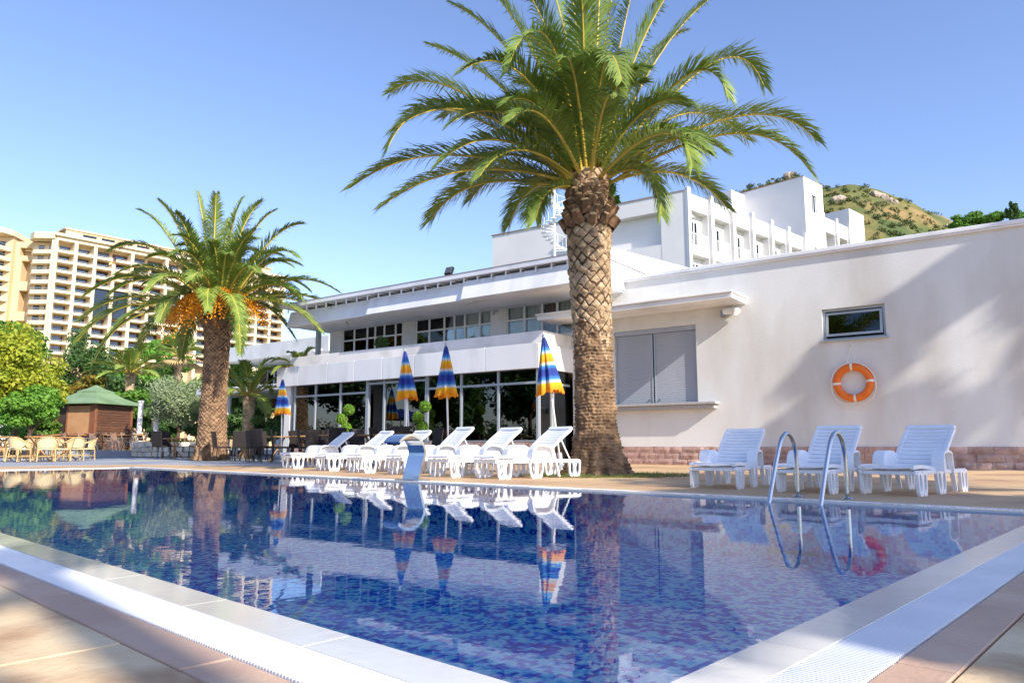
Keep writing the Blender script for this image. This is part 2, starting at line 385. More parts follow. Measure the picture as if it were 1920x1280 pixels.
# deck: concrete bed, then border band and big slabs near the camera, plain poured deck beyond
deck = kind(bpy.data.objects.new('deck', None), 'structure'); col.objects.link(deck); deck.rotation_euler = (0, 0, ROT_P)
mb = MB()
for a, b, c, d in ((PR-.27-9, PR-.27, QN-6, QF+.27), (PR-.27, PL+6, QN-.27-5, QN-.27)):
    pbox(mb, a, b, c, d, -.055, -.034)
mb.build('mortar_bed', 'joint', deck)
mb = MB()
poly = [(-PL-.27, QF+.27), (9.6, QF+.27), (9.6, 19), (-2, 17.3), (-12.4, 16), (-12.6, 13.4), (-14.3, 10.4), (-PL-.27, 8.2)]
mb.prism(poly, -.055, 0); mb.prism([(-PL-3.4, QN-6), (-PL-.27, QN-6), (-PL-.27, 8.2), (-PL-2.6, 7.4)], -.0552, -.0003)
mb.build('poured_deck', 'tan_deck', deck)
g = .0028
def slab(x0, x1, y0, y1, m, nm):
    mb = MB(); dz = R.uniform(-.0015, .0015); mb.bbox(x0+g, x1-g, y0+g, y1-g, -.04, dz, .004); mb.build(nm, m, deck)
p = PR-.27                                               # right strip (along the short end): band then slabs
y = QN-.27-.12
while y < QF+.2: slab(-p, -p+.12, y, min(y+1.05, QF+.27), 'band', 'border_slab'); y += 1.05
x = -p+.12
for i in range(5):
    y = QN-.27-2.0+.37*(i % 2)
    while y < QF+.2: slab(x, x+1.2, y, min(y+1.2, QF+.27), 'slab', 'paving_slab'); y += 1.2
    x += 1.2
x = -p
while x > -PL-1: slab(max(x-1.05, -PL-.27), x, QN-.27-.12, QN-.27, 'band', 'border_slab'); x -= 1.05
y = QN-.39
for j in range(3):
    x = -.82-.3*(j % 2)
    slab(x, -p+.12, y-1.2, y, 'slab', 'paving_slab')
    while x > -PL-.2: slab(max(x-1.05, -PL-.27), x, y-1.2, y, 'slab', 'paving_slab'); x -= 1.05
    y -= 1.2
# grey terrace beyond the deck and the raised terrace with its kerb
mb = MB(); mb.prism([(-60, 4), (14, -30), (40, -30), (40, 60), (-60, 70)], 0, .028)
o = mb.build('terrace', 'paving_grey', loc=(0, 0, -.052)); kind(o, 'structure')
# cut: the terrace must not cover the pool -> lay it only behind the deck line
o.data.clear_geometry()
mb = MB(); e = [PQ(PL+3.3, -5), PQ(PL+2.5, 7.3), PQ(PL+.2, 8.1), PQ(14.2, 10.3), PQ(8, 11.5), PQ(3, 11.8), PQ(-2.2, 11.5), PQ(-9.5, 9.8), AV(9, 18), AV(-30, 40), Vector((-75, 62, 0)), Vector((-60, 0, 0))]
mb.prism([(q.x, q.y) for q in e][::-1], 0, .03); me = mb.mesh('terrace', 'paving_grey'); o.data = me
mb = MB(); mb.prism([(-13.2, 33.5), (-13.6, 60), (-60, 60), (-48, 27.5), (-21, 31.6)], -.02, .24); kind(mb.build('raised_terrace', 'paving_grey'), 'structure')

mb = MB(); mb.prism([(-16.5, -18), (-17.5, 10), (-20.5, 26.5), (-60, 30), (-60, -18)][::-1], -.04, -.014); kind(mb.build('lawn', 'grass'), 'structure')
# hill: height field with ridge
prof = [(-60, 0), (-20, 18), (20, 70), (60, 118), (95, 130), (116, 141), (139, 151), (158, 156), (168, 160), (176, 153), (185, 152), (202, 156), (214, 154), (227, 149), (251, 137), (266, 129), (279, 126), (300, 124), (360, 110), (460, 60), (560, 0)]
def ridge(x):
    for (a, b), (c, d) in zip(prof, prof[1:]):
        if a <= x <= c:
            t = (x-a)/(c-a); t = t*t*(3-2*t)*.5+t*.5; return b+(d-b)*t
    return 0
nx, ny = 170, 70; V = []; 
def hill_z(x, y):
    t = (y-250)/170.; xs_ = x*420/max(y, 260)
    if t <= 1: k = max(0, t)**.8
    else: k = max(0, 1-(t-1)*.6)
    h = ridge(xs_)*k
    nzv = mnoise.fractal(Vector((x*.02, y*.02, 3)), 1., 2.1, 6)
    nf = mnoise.fractal(Vector((x*.12, y*.12, 9)), .9, 2.2, 4)
    return h+(nzv*5+nf*1.6)*min(1, h/40)*(1 if abs(t-1) > .12 else .45) - (.6 if h < 1 else 0)
for j in range(ny):
    for i in range(nx):
        x = -80+660*i/(nx-1); y = 250+360*j/(ny-1); V.append((x, y, hill_z(x, y)-.3))
F = np.array([(j*nx+i, j*nx+i+1, (j+1)*nx+i+1, (j+1)*nx+i) for j in range(ny-1) for i in range(nx-1)])
kind(link('hill', np_mesh('hill', np.array(V), F, 'hill_soil', smooth=True)), 'structure')
# scrub (uncountable) and rock outcrops on the hill
rng = np.random.default_rng(5)
def leaf_cloud(cents, rads, n, size, rng, flat=1., shell=.45, aspect=2.2, up=.4):
    """rhombic leaves spread through ellipsoid clumps -> verts, quads"""
    cents = np.asarray(cents, float); rads = np.asarray(rads, float)
    w = rads.prod(1)**(2/3.); idx = rng.choice(len(cents), n, p=w/w.sum())
    d = rng.normal(size=(n, 3)); d /= np.linalg.norm(d, axis=1)[:, None]
    r = rng.random(n)**shell
    P = cents[idx]+d*r[:, None]*rads[idx]
    nrm = d*.7+rng.normal(size=(n, 3))*.6; nrm[:, 2] += up; nrm /= np.linalg.norm(nrm, axis=1)[:, None]
    t = np.cross(nrm, rng.normal(size=(n, 3))); t /= np.linalg.norm(t, axis=1)[:, None]; b = np.cross(nrm, t)
    s = size*(.6+.8*rng.random(n))[:, None]
    V = np.stack([P-t*s*.5, P+b*s*.5/aspect, P+t*s*.5-nrm*s*.08, P-b*s*.5/aspect], 1).reshape(-1, 3)
    return V, np.arange(4*n).reshape(-1, 4)
cs = []; rs = []
while len(cs) < 1500:
    x = rng.uniform(95, 330); y = rng.uniform(300, 425)
    if mnoise.noise(Vector((x*.03, y*.03, 1))) + (x-180)/260 < rng.uniform(-.7, .35): continue
    z = hill_z(x, y); r = rng.uniform(.7, 2.2)
    cs.append((x, y, z+r*.3)); rs.append((r*1.2, r*1.2, r*.8))
V, F = leaf_cloud(cs, rs, 52000, .9, rng, aspect=1.5)
o = link('hill_scrub', np_mesh('hill_scrub', V, F, 'leaf_scrub')); o['kind'] = 'stuff'
def rock_mesh(seed, n=2):
    bm = bmesh.new(); bmesh.ops.create_icosphere(bm, subdivisions=n, radius=1)
    for v in bm.verts:
        k = 1+.45*mnoise.noise(v.co*1.7+Vector((seed*7, 0, 0))); v.co = Vector((v.co.x*k, v.co.y*k*.8, v.co.z*k*.8))
    me = bpy.data.meshes.new('rock'); bm.to_mesh(me); bm.free(); me.materials.append(MATS['rock']); return me
rms = [rock_mesh(i) for i in range(4)]
rocks = kind(bpy.data.objects.new('rock_outcrops', None), 'structure'); col.objects.link(rocks)
spots = [(D(1350+R.uniform(-18, 22), 378+R.uniform(-14, 20), 400), 2.4) for _ in range(9)]+[(D(1490+R.uniform(-14, 14), 332, 416), 2.6) for _ in range(5)]+[(D(1660+R.uniform(-25, 25), 365+R.uniform(-5, 10), 405), 2.2) for _ in range(8)]+[(D(1572+R.uniform(-8, 8), 385+R.uniform(-8, 8), 390), 3.0) for _ in range(5)]+[(D(1790+R.uniform(-22, 14), 408+R.uniform(-6, 12), 400), 1.8) for _ in range(7)]
for c, r in spots:
    x, y = c.x, c.y
    o = link('rock', rms[R.randrange(4)], rocks, (x, y, hill_z(x, y)+.2), (R.random(), R.random(), R.random()*6)); o.scale = (r*R.uniform(.6, 1.3),)*3
# ================================================================ the low bar building at the pool's right
def av_thing(name, label, cat, a, v): return thing(name, label, cat, AV(a, v), ROT_B)
BV = 17.17
bar = av_thing('pool_bar_building', 'low white stucco pool bar building with grey shutters and pink stone plinth', 'building', 0, 0)
mb = MB()
wall_holes(mb, -10.43, 4.5, -.05, 4.75, BV, [(-9.15, -6.89, 1.5, 3.42), (-3.94, -2.67, 2.75, 3.46)], .16)
mb.add([(-10.43, BV, -.05), (-10.43, 26, -.05), (-10.43, 26, 4.75), (-10.43, BV, 4.75)], [(0, 3, 2, 1)])
mb.add([(4.5, BV, -.05), (4.5, 26, -.05), (4.5, 26, 4.75), (4.5, BV, 4.75)], [(0, 1, 2, 3)])
mb.add([(-10.43, 26, -.05), (4.5, 26, -.05), (4.5, 26, 4.75), (-10.43, 26, 4.75)], [(0, 3, 2, 1)])
mb.build('wall', 'stucco', bar)
mb = MB(); mb.box(-10.4, 4.45, BV+.2, 25.9, 4.6, 4.7); mb.build('roof', 'roof_edge', bar)
mb = MB(); mb.bbox(-10.48, 4.6, BV-.09, BV+.3, 4.752, 4.84, .012); mb.bbox(-10.48, 4.6, BV-.07, BV+.3, 4.715, 4.75, .006); mb.build('wall_coping', 'white_panel', bar)
pl_ = MB(); 
x = -10.43; row = 0
for row in range(3):
    x = -10.43-R.random()*.2
    while x < 3.4:
        w = R.uniform(.24, .52); x1 = min(x+w, 3.5); z0 = .002+row*.147; z1 = z0+.143
        x0 = max(x, -10.43)
        if x1-x0 > .05:
            n1, n2 = 5, 3; dep = R.uniform(.03, .055) if x > -8.2 else R.uniform(.025, .032); amp = .02 if x > -7.6 else .006
            vs = []; fs = []
            for j in range(n2):
                for i in range(n1):
                    e = (i in (0, n1-1)) or (j in (0, n2-1))
                    vs.append((x0+.004+(x1-x0-.008)*i/(n1-1), BV-dep+(.012 if e else -R.random()*amp), z0+(z1-z0)*j/(n2-1)))
            o_ = len(vs)
            for j in (0, n2-1):
                for i in (0, n1-1): vs.append((vs[j*n1+i][0], BV+.01, vs[j*n1+i][2]))
            for j in range(n2-1):
                for i in range(n1-1): fs.append((j*n1+i, j*n1+i+1, j*n1+n1+i+1, j*n1+n1+i))
            tl, tr = (n2-1)*n1, n2*n1-1
            fs += [tuple(range(tr, tl-1, -1))+(o_+2, o_+3), tuple(range(0, n1))+(o_+1, o_), (0, o_, o_+2, tl, n1), (n1-1, 2*n1-1, tr, o_+3, o_+1)]
            m_ = MB(); m_.add(vs, fs); m_.build('plinth_stone', 'plinth_stone', bar)
        x = x1
# shutters with ridged slats, box above, granite counter below
mb = MB(); mb.box(-9.14, -6.9, BV+.03, BV+.15, 3.30, 3.415); mb.build('shutter_box', 'shutter', bar)
for x0, x1 in ((-9.14, -8.09), (-8.05, -6.90)):
    sh = MB(); n = 34; z0, z1 = 1.52, 3.295; dz = (z1-z0)/n
    sh.box(x0, x1, BV+.10, BV+.15, z0, z1)
    so = sh.build('shutter', 'shutter', bar)
    sl = MB(); sl.bbox(x0+.036, x1-.036, BV+.083, BV+.102, .003, dz-.002, .006); slm_ = sl.mesh('slat', 'shutter')
    for k in range(n): link('slat', slm_, so, (0, 0, z0+k*dz))
    for xx in (x0, x1-.035): mb = MB(); mb.box(xx, xx+.035, BV+.07, BV+.13, z0, z1); mb.build('guide_rail', 'frame_grey', so)
    mb = MB(); mb.lathe([(.02, 0), (.02, .02)], 10); k = mb.build('lock', 'steel_dark', so, loc=(x0+.12 if x0 > -8.5 else x1-.12, BV+.085, 1.6), rot=(rad(90), 0, 0))
mb = MB(); mb.bbox(-10.0, -6.36, BV-.28, BV+.12, 1.44, 1.50, .008); mb.bbox(-9.9, -6.42, BV-.2, BV, 1.34, 1.437, .006); mb.build('counter', 'granite', bar)
# canopy slab
cn = MB(); cn.bbox(-10.95, -5.62, 16.2, BV-.002, 3.78, 3.90, .01); cn.bbox(-10.98, -5.59, 16.16, BV-.002, 3.903, 3.955, .01); cn.build('canopy', 'stucco_smooth', bar)
# awning window
wf = MB()
a0, a1, z0, z1 = -3.935, -2.675, 2.755, 3.455
for b in ((a0, a1, z0, z0+.05), (a0, a1, z1-.05, z1), (a0, a0+.05, z0+.05, z1-.05), (a1-.05, a1, z0+.05, z1-.05)): wf.box(b[0], b[1], BV+.07, BV+.15, b[2], b[3])
win = wf.build('window', 'frame_grey', bar)
mb = MB(); M = Matrix.Translation((0, BV+.10, z1-.07)) @ Matrix.Rotation(rad(-9), 4, 'X')
for b in ((a0+.06, a1-.06, -.55, -.50), (a0+.06, a1-.06, -.06, -.01), (a0+.06, a0+.11, -.50, -.06), (a1-.11, a1-.06, -.50, -.06)): mb.box(b[0], b[1], -.02, .02, b[2], b[3], M=M)
mb.build('sash', 'frame_grey', win)
mb = MB(); mb.box(a0+.11, a1-.11, -.004, .004, -.5, -.06, M=M); mb.build('pane', 'glass_dark', win)
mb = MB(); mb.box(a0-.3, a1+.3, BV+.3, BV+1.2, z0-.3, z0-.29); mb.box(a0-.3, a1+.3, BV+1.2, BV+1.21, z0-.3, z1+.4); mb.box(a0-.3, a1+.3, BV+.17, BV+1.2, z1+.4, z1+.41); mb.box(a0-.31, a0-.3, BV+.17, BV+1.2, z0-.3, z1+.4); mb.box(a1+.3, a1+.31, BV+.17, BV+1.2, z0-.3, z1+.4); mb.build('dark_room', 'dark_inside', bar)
mb = MB(); mb.bbox(a0-.06, a1+.06, BV-.07, BV+.02, z0-.035, z0-.003, .006); mb.build('window_sill', 'frame_grey', bar)
# lamp under the canopy
lt = av_thing('wall_lamp', 'white tubular wall lamp on grey bracket under the canopy end', 'lamp', -5.95, BV-.02)
lt.location.z = 3.6
mb = MB(); mb.bbox(-.26, -.17, -.10, .0, -.09, .07, .01); mb.build('bracket', 'steel_dark', lt)
mb = MB(); mb.tube([(-.17, -.1, .03), (.12, -.13, .03)], .075, 14); mb.tube([(.12, -.13, .03), (.17, -.15, -.02)], [.085, .1], 14); mb.build('housing', 'plastic', lt, smooth=False)
# life ring
lr = av_thing('life_ring', 'orange life ring with white bands hanging on white wall', 'life ring', -3.36, BV-.1); lr.location.z = 1.80
bm = bmesh.new(); n1, n2 = 48, 14; vs = []
mb = MB(); Rr, rr = .335, .082
vs = [((Rr+rr*math.cos(b))*math.cos(a), rr*.8*math.sin(b), (Rr+rr*math.cos(b))*math.sin(a)) for a in [2*math.pi*i/n1 for i in range(n1)] for b in [2*math.pi*j/n2 for j in range(n2)]]
mb.add(vs, [(i*n2+j, i*n2+(j+1) % n2, ((i+1) % n1)*n2+(j+1) % n2, ((i+1) % n1)*n2+j) for i in range(n1) for j in range(n2)]); mb.build('ring', 'ring_orange', lr, smooth=True)
for k in range(4):
    mb = MB(); c = k*math.pi/2+.06; A = [c-.07, c, c+.07]
    vs = [((Rr+(rr+.004)*math.cos(b))*math.cos(a), (rr*.8+.004)*math.sin(b), (Rr+(rr+.004)*math.cos(b))*math.sin(a)) for a in A for b in [2*math.pi*j/n2 for j in range(n2)]]
    mb.add(vs, [(i*n2+j, i*n2+(j+1) % n2, (i+1)*n2+(j+1) % n2, (i+1)*n2+j) for i in range(2) for j in range(n2)]); mb.build('band', 'rope', lr, smooth=True)
pts = []
for i in range(65):
    a = 2*math.pi*i/64; k = abs(math.sin(2*(a-.06))); pts.append(((Rr+rr+.012+.05*k*(1 if math.sin(a) < .2 else .3))*math.cos(a), -.03-.02*k, (Rr+rr+.012+.05*k*(1 if math.sin(a) < .2 else .3))*math.sin(a)-.03*k))
mb = MB(); mb.tube(pts, .011, 6, cap=False); mb.build('grab_rope', 'rope', lr, smooth=True)
mb = MB(); mb.tube([(-.10, -.05, Rr+.06), (0, .05, .80), (.06, -.05, Rr+.07)], .008, 6); mb.tube([(0, .1, .80), (0, .02, .80), (0, 0, .83)], .012, 6); mb.build('hanging_cord', 'rope', lr)

# ================================================================ the glass pavilion with its upper storey
pav = av_thing('glass_pavilion', 'two storey white pavilion with dark glass ground floor and long overhanging roof', 'building', 0, 0)
FV = 15.46; AL, AR = -21.05, -10.43
mb = MB(); mb.box(AL+.02, AR-.02, FV+.6, 27, 2.46, 3.0); mb.box(AL+.1, AR-.06, FV+.12, 27, 2.43, 2.459); mb.build('floor_slab', 'stucco_smooth', pav)
mb = MB(); mb.box(AL, AR, FV+.03, FV+.59, 2.47, 3.02); mb.build('panel_backing', 'gutter', pav)
seams = [AL, -19.9, -18.47, -17.22, -16.0, -14.7, -12.12, AR]
for x0, x1 in zip(seams, seams[1:]):
    mb = MB(); mb.bbox(x0+.012, x1-.012, FV-.02, FV+.028, 2.42, 3.06, .005); mb.build('fascia_panel', 'white_panel', pav)
mb = MB(); mb.bbox(AR-.02+.022, AR+.03, FV-.02, BV-.02, 2.42, 3.06, .005); mb.build('fascia_panel', 'white_panel', pav)
mb = MB(); mb.box(AL+.02, AR-.02, FV+.03, FV+.7, 3.022, 3.045); mb.build('ledge', 'roof_edge', pav)
mb = MB(); mb.bbox(AL+.2, AR-.05, FV+.34, FV+.5, 3.046, 3.43, .01); mb.bbox(AR-.24, AR-.06, FV+.502, BV+.6, 3.0, 3.43, .01); mb.build('balcony_parapet', 'stucco_smooth', pav)
# ground floor glazing: front
GV = FV+.22
mull = [-20.3, -19.25, -18.05, -16.85]; door = [-16.8, -16.1, -15.2, -14.4]; mull2 = [-14.35, -13.1, -11.82, -10.56]
zb, zt, ztr = .60, 2.44, 2.07
fr = MB()
def post(x, z0=zb, z1=zt, w=.03): fr.box(x-w, x+w, GV-.05, GV+.05, z0, z1)
for x in mull+[-16.8]+mull2: post(x)
for x in (-16.1, -15.2, -14.4): post(x, .05, zt, .035)
for x0, x1 in ((mull[0], mull[3]), (mull2[0], mull2[3])):
    fr.box(x0, x1, GV-.045, GV+.045, zb-.04, zb); fr.box(x0, x1, GV-.045, GV+.045, ztr-.03, ztr+.03)
fr.box(-16.8, -14.4, GV-.045, GV+.045, 2.3, 2.36)
fo = fr.build('window_frame', 'frame_grey', pav)
for x0, x1 in list(zip(mull, mull[1:]))+list(zip(mull2, mull2[1:])):
    for z0, z1 in ((zb, ztr-.03), (ztr+.03, zt)):
        mb = MB(); mb.box(x0+.031, x1-.031, GV-.006, GV+.006, z0, z1); mb.build('pane', 'glass_dark', fo)
for x0, x1 in ((-16.1, -15.2), (-15.2, -14.4)):
    mb = MB(); mb.box(x0+.036, x1-.036, GV-.006, GV+.006, .06, 2.29); mb.build('door_pane', 'glass_dark', fo)
# return side glazing
fr = MB(); RA = AR-.13
for v in (GV, 16.25, 16.32): fr.box(RA-.05, RA+.05, v-.03, v+.03, .05, zt)
fr.box(RA-.045, RA+.045, GV+.03, 16.22, ztr-.03, ztr+.03); fr.box(RA-.045, RA+.045, GV+.03, 16.22, zb-.04, zb)
fr.box(RA-.045, RA+.045, 16.35, BV-.02, ztr-.03, ztr+.03)
fr.build('side_frame', 'frame_grey', pav)
for v0, v1, z0, z1 in ((GV+.031, 16.219, zb, ztr-.031), (GV+.031, 16.219, ztr+.031, zt), (16.351, BV-.03, ztr+.031, zt), (16.351, BV-.03, .06, ztr-.031)):
    mb = MB(); mb.box(RA-.006, RA+.006, v0, v1, z0, z1); mb.build('side_pane', 'glass_dark', pav)
# stone plinth under the glass
for row in range(4):
    x = -20.35-R.random()*.2
    while x < -10.4:
        w = R.uniform(.2, .42); x0, x1 = max(x, -20.35), min(x+w, -10.42); x += w
        if -16.85 < (x0+x1)/2 < -14.35 or x1-x0 < .04: continue
        m_ = MB(); m_.bbox(x0+.003, x1-.003, GV-.09-R.uniform(0, .02), GV+.05, row*.137, row*.137+.133, .01); m_.build('plinth_stone', 'plinth_stone', pav)
# dim interior
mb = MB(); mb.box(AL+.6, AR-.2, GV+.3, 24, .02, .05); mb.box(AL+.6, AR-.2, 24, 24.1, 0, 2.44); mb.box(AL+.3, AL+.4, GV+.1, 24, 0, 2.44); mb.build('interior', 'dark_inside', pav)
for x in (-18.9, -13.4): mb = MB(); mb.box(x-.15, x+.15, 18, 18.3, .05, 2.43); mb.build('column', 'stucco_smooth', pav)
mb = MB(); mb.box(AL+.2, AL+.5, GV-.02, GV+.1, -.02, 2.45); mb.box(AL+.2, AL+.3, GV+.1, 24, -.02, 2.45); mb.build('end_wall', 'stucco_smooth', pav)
# upper storey
UV = 17.2
W = [(-19.88, -16.95, 4), (-16.37, -13.29, 4), (-12.72, -9.9, 4)]
holes = [(a, b, 3.5, 4.6) for a, b, n in W]
mb = MB(); wall_holes(mb, -20.5, -9.2, 3.0, 4.98, UV, holes, .14)
mb.add([(-20.5, UV, 3.0), (-20.5, 26, 3.0), (-20.5, 26, 4.98), (-20.5, UV, 4.98)], [(0, 3, 2, 1)])
mb.add([(-9.2, UV, 3.0), (-9.2, 26, 3.0), (-9.2, 26, 4.98), (-9.2, UV, 4.98)], [(0, 1, 2, 3)])
mb.build('upper_wall', 'stucco_smooth', pav)
def curtain(x0, x1, z0, z1, y, m, par):
    n = int((x1-x0)/.03)+1; A = []; Bp = []
    for i in range(n+1):
        x = x0+(x1-x0)*i/n; yy = y+.025*math.sin(i*1.25)+.008*math.sin(i*.37); A.append((x, yy, z0)); Bp.append((x, yy, z1))
    mb = MB(); mb.strip(A, Bp); mb.build('curtain', m, par, smooth=True)
cols_ = [0, .235, .455, .62, .77, 1.0]
for wi, (a, b, n) in enumerate(W):
    fr = MB(); L_ = b-a; ys = (UV+.05, UV+.12)
    spl = {0: [0, .2, .42, .55, .70, .88, 1], 1: [0, .185, .39, .525, .66, .85, 1], 2: [0, .22, .44, .62, .80, 1]}[wi]
    for t in spl: x = a+L_*t; fr.box(max(a, x-.03), min(b, x+.03), ys[0], ys[1], 3.5, 4.6)
    fr.box(a+.03, b-.03, ys[0]+.003, ys[1]-.003, 4.55, 4.6); fr.box(a+.03, b-.03, ys[0]+.003, ys[1]-.003, 4.06, 4.11); fr.box(a+.03, b-.03, ys[0]+.003, ys[1]-.003, 3.5, 3.56)
    fo = fr.build('window', 'frame_white', pav)
    for i, (t0, t1) in enumerate(zip(spl, spl[1:])):
        for z0, z1 in ((3.56, 4.06), (4.11, 4.55)):
            mb = MB(); mb.box(a+L_*t0+.031, a+L_*t1-.031, UV+.08, UV+.09, z0, z1); mb.build('pane', 'glass_clear', fo)
        dark = (wi == 0 and i in (2, 3)) or (wi == 1 and i in (2, 3)) or (wi == 2 and i in (2,))
        if dark:
            if wi == 2: curtain(a+L_*t0+.05, a+L_*t1-.05, 3.5, 4.58, UV+.18, 'curtain_red', fo)
        else: curtain(a+L_*t0+.04, a+L_*t1-.04, 3.5, 4.58, UV+.17, 'curtain', fo)
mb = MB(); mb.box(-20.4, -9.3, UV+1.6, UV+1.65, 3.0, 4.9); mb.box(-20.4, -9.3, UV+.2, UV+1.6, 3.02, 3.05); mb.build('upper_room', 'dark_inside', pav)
# open terrace at the left end of the upper floor
mb = MB(); mb.box(-20.66, -20.52, UV-.5, UV-.36, 3.0, 4.45); mb.build('terrace_column', 'frame_grey', pav)
# roof: soffit slab, stepped sloping fascia, open gutter with brackets, thin roof plate
mb = MB(); mb.box(-20.75, -8.9, 15.62, 26, 4.46, 4.56); mb.build('soffit', 'stucco_smooth', pav)
for x0, x1, v in ((-20.75, -16.72, 15.52), (-16.72, -12.85, 15.40), (-12.85, -8.85, 15.28)):
    mb = MB(); mb.add([(x0, v, 4.44), (x1, v, 4.44), (x1, v+.16, 4.97), (x0, v+.16, 4.97), (x0, v+.4, 4.44), (x1, v+.4, 4.44), (x1, v+.4, 4.97), (x0, v+.4, 4.97)], [(0, 1, 2, 3), (0, 4, 5, 1), (3, 2, 6, 7), (0, 3, 7, 4), (1, 5, 6, 2), (4, 7, 6, 5)]); mb.build('roof_fascia', 'white_panel', pav)
mb = MB(); mb.box(-20.75, -8.9, 15.93, 16.0, 4.90, 5.058); mb.build('gutter_back', 'frame_grey', pav)
mb = MB(); mb.box(-20.85, -8.8, 15.36, 26, 5.06, 5.11); mb.box(-20.87, -8.78, 15.30, 15.36, 5.05, 5.17); mb.build('roof_plate', 'white_panel', pav)
mb = MB(); mb.box(-20.87, -8.78, 15.29, 26, 5.171, 5.19); mb.build('roof_trim', 'roof_edge', pav)
x = -20.5; bk = MB(); bk.box(-.018, .018, -.38, .1, .0, .03); bk.box(-.018, .018, -.38, -.35, -.14, .0); bm_ = bk.mesh('bracket', 'frame_white')
while x < -8.9:
    link('bracket', bm_, pav, (x, 15.75, 5.02)); x += .48
mb = MB(); mb.add([(-8.84, 15.6, 4.45), (-8.84, 30, 4.45), (-8.84, 30, 5.05), (-8.84, 15.6, 5.05)], [(0, 1, 2, 3)]); mb.build('roof_side', 'white_panel', pav)
mb = MB(); mb.tube([(-13.02, UV-.03, 4.4), (-13.02, UV-.15, 4.38), (-13.0, UV-.22, 4.28)], .035, 8); mb.build('spout_pipe', 'frame_grey', pav)
# flood lamp on the roof, plant on the balcony
fl = av_thing('flood_lamp', 'black square flood lamp standing on the pavilion roof', 'lamp', -13.55, 15.6); fl.location.z = 5.19
mb = MB(); mb.box(-.02, .02, -.02, .02, 0, .08); mb.build('stand', 'black', fl)
mb = MB(); M = Matrix.Translation((0, 0, .2)) @ Matrix.Rotation(rad(-25), 4, 'X'); mb.bbox(-.13, .13, -.05, .05, -.12, .12, .012, M=M); mb.build('housing', 'black', fl)
mb = MB(); mb.box(-.11, .11, -.058, -.051, -.10, .10, M=M); mb.build('lens', 'gutter', fl)
# lit upstand along the right side of the roof
mb = MB(); poly = [(16.3, 4.5), (16.3, 5.5), (23, 6.12), (30, 6.12), (30, 4.5)]
vs_ = [(-8.80, v, z) for v, z in poly]+[(-9.0, v, z) for v, z in poly]
mb.add(vs_, [(0, 4, 3, 2, 1), (5, 6, 7, 8, 9)]+[(k, (k+1) % 5, 5+(k+1) % 5, 5+k) for k in range(5)]); mb.build('roof_upstand', 'white_panel', pav)

# annex to the left of the pavilion
ann = av_thing('annex_building', 'white annex with deep balcony slab and brown stone wall behind palms', 'building', 0, 0)
mb = MB(); mb.box(-32, -23.9, 20.0, 27, 4.35, 5.0); mb.box(-32, -22.0, 19.2, 27, 2.75, 3.05); mb.build('slabs', 'stucco_smooth', ann)
mb = MB(); mb.bbox(-32, -22.2, 19.1, 19.19, 2.78, 3.02, .01); mb.build('parapet', 'stucco_smooth', ann)
mb = MB(); wall_holes(mb, -32, -22.4, 0, 4.35, 22.5, [(-31.5, -29.2, 3.3, 4.2), (-28, -25.6, 3.3, 4.2), (-31.6, -30.2, .05, 2.3), (-29.5, -25, .05, 2.3)], .15); mb.build('wall', 'brown_wall', ann)
mb = MB(); mb.box(-31.9, -22.5, 23.5, 23.6, 0, 4.3); mb.build('dark_room', 'dark_inside', ann)
for x0, x1 in ((-31.5, -29.2), (-28, -25.6)):
    mb = MB(); n = 4
    for k in range(n+1): xx = x0+(x1-x0)*k/n; mb.box(xx-.04, xx+.04, 22.52, 22.6, 3.3, 4.2)
    w_ = mb.build('window', 'frame_white', ann)
    for k in range(n): p_ = MB(); p_.box(x0+(x1-x0)*k/n+.041, x0+(x1-x0)*(k+1)/n-.041, 22.55, 22.56, 3.3, 4.2); p_.build('pane', 'glass_clear', w_)
for x in (-31.7, -30, -26.2, -23):
    mb = MB(); mb.lathe([(.14, 0), (.14, 2.75)], 12, c=(x, 19.5, 0)); mb.build('column', 'stucco_smooth', ann, smooth=False)
mb = MB(); mb.tube([(-24.2, 19.9, 4.4), (-24.0, 19.3, 4.25), (-23.2, 19.05, 4.0), (-22.9, 19.05, 3.9), (-22.9, 19.05, .05)], .05, 8); mb.build('downpipe', 'frame_white', ann)

# ================================================================ white hotel behind
ht = thing('white_hotel', 'white hotel with stepped balcony bays and stair tower below the hill', 'building', (14.59, 60, 0), math.atan2(.668, .744))
HW = 21.75
mb = MB()
bays = [0.0, 3.45, 6.95, 10.3, 13.8, 17.1, 20.6]
hol = []
for x0, x1 in zip(bays, bays[1:]): hol += [(x0+.5, x1-.12, 17.35, 20.35), (x0+.5, x1-.12, 13.6, 16.5)]
wall_holes(mb, 0, 21, 0, HW, 0, hol, .7); mb.box(0, 34.6, 8, 14, 0, HW-.5); mb.box(0, 34.5, .9, 8, HW-.6, HW-.5)
mb.build('facade', 'hotel_white', ht)
mb = MB(); wall_holes(mb, 0, 34.6, 0, HW-.05, .7, [(x0+1.7, x0+2.8, z0, z0+2.35) for x0 in bays[:-1] for z0 in (17.4, 13.7)], .12); mb.build('balcony_wall', 'hotel_white', ht)
for i, x in enumerate(bays):
    mb = MB(); mb.bbox(x-.05, x+.38, -.35, -.003, 12, HW+.35, .03); mb.build('pier', 'hotel_white', ht)
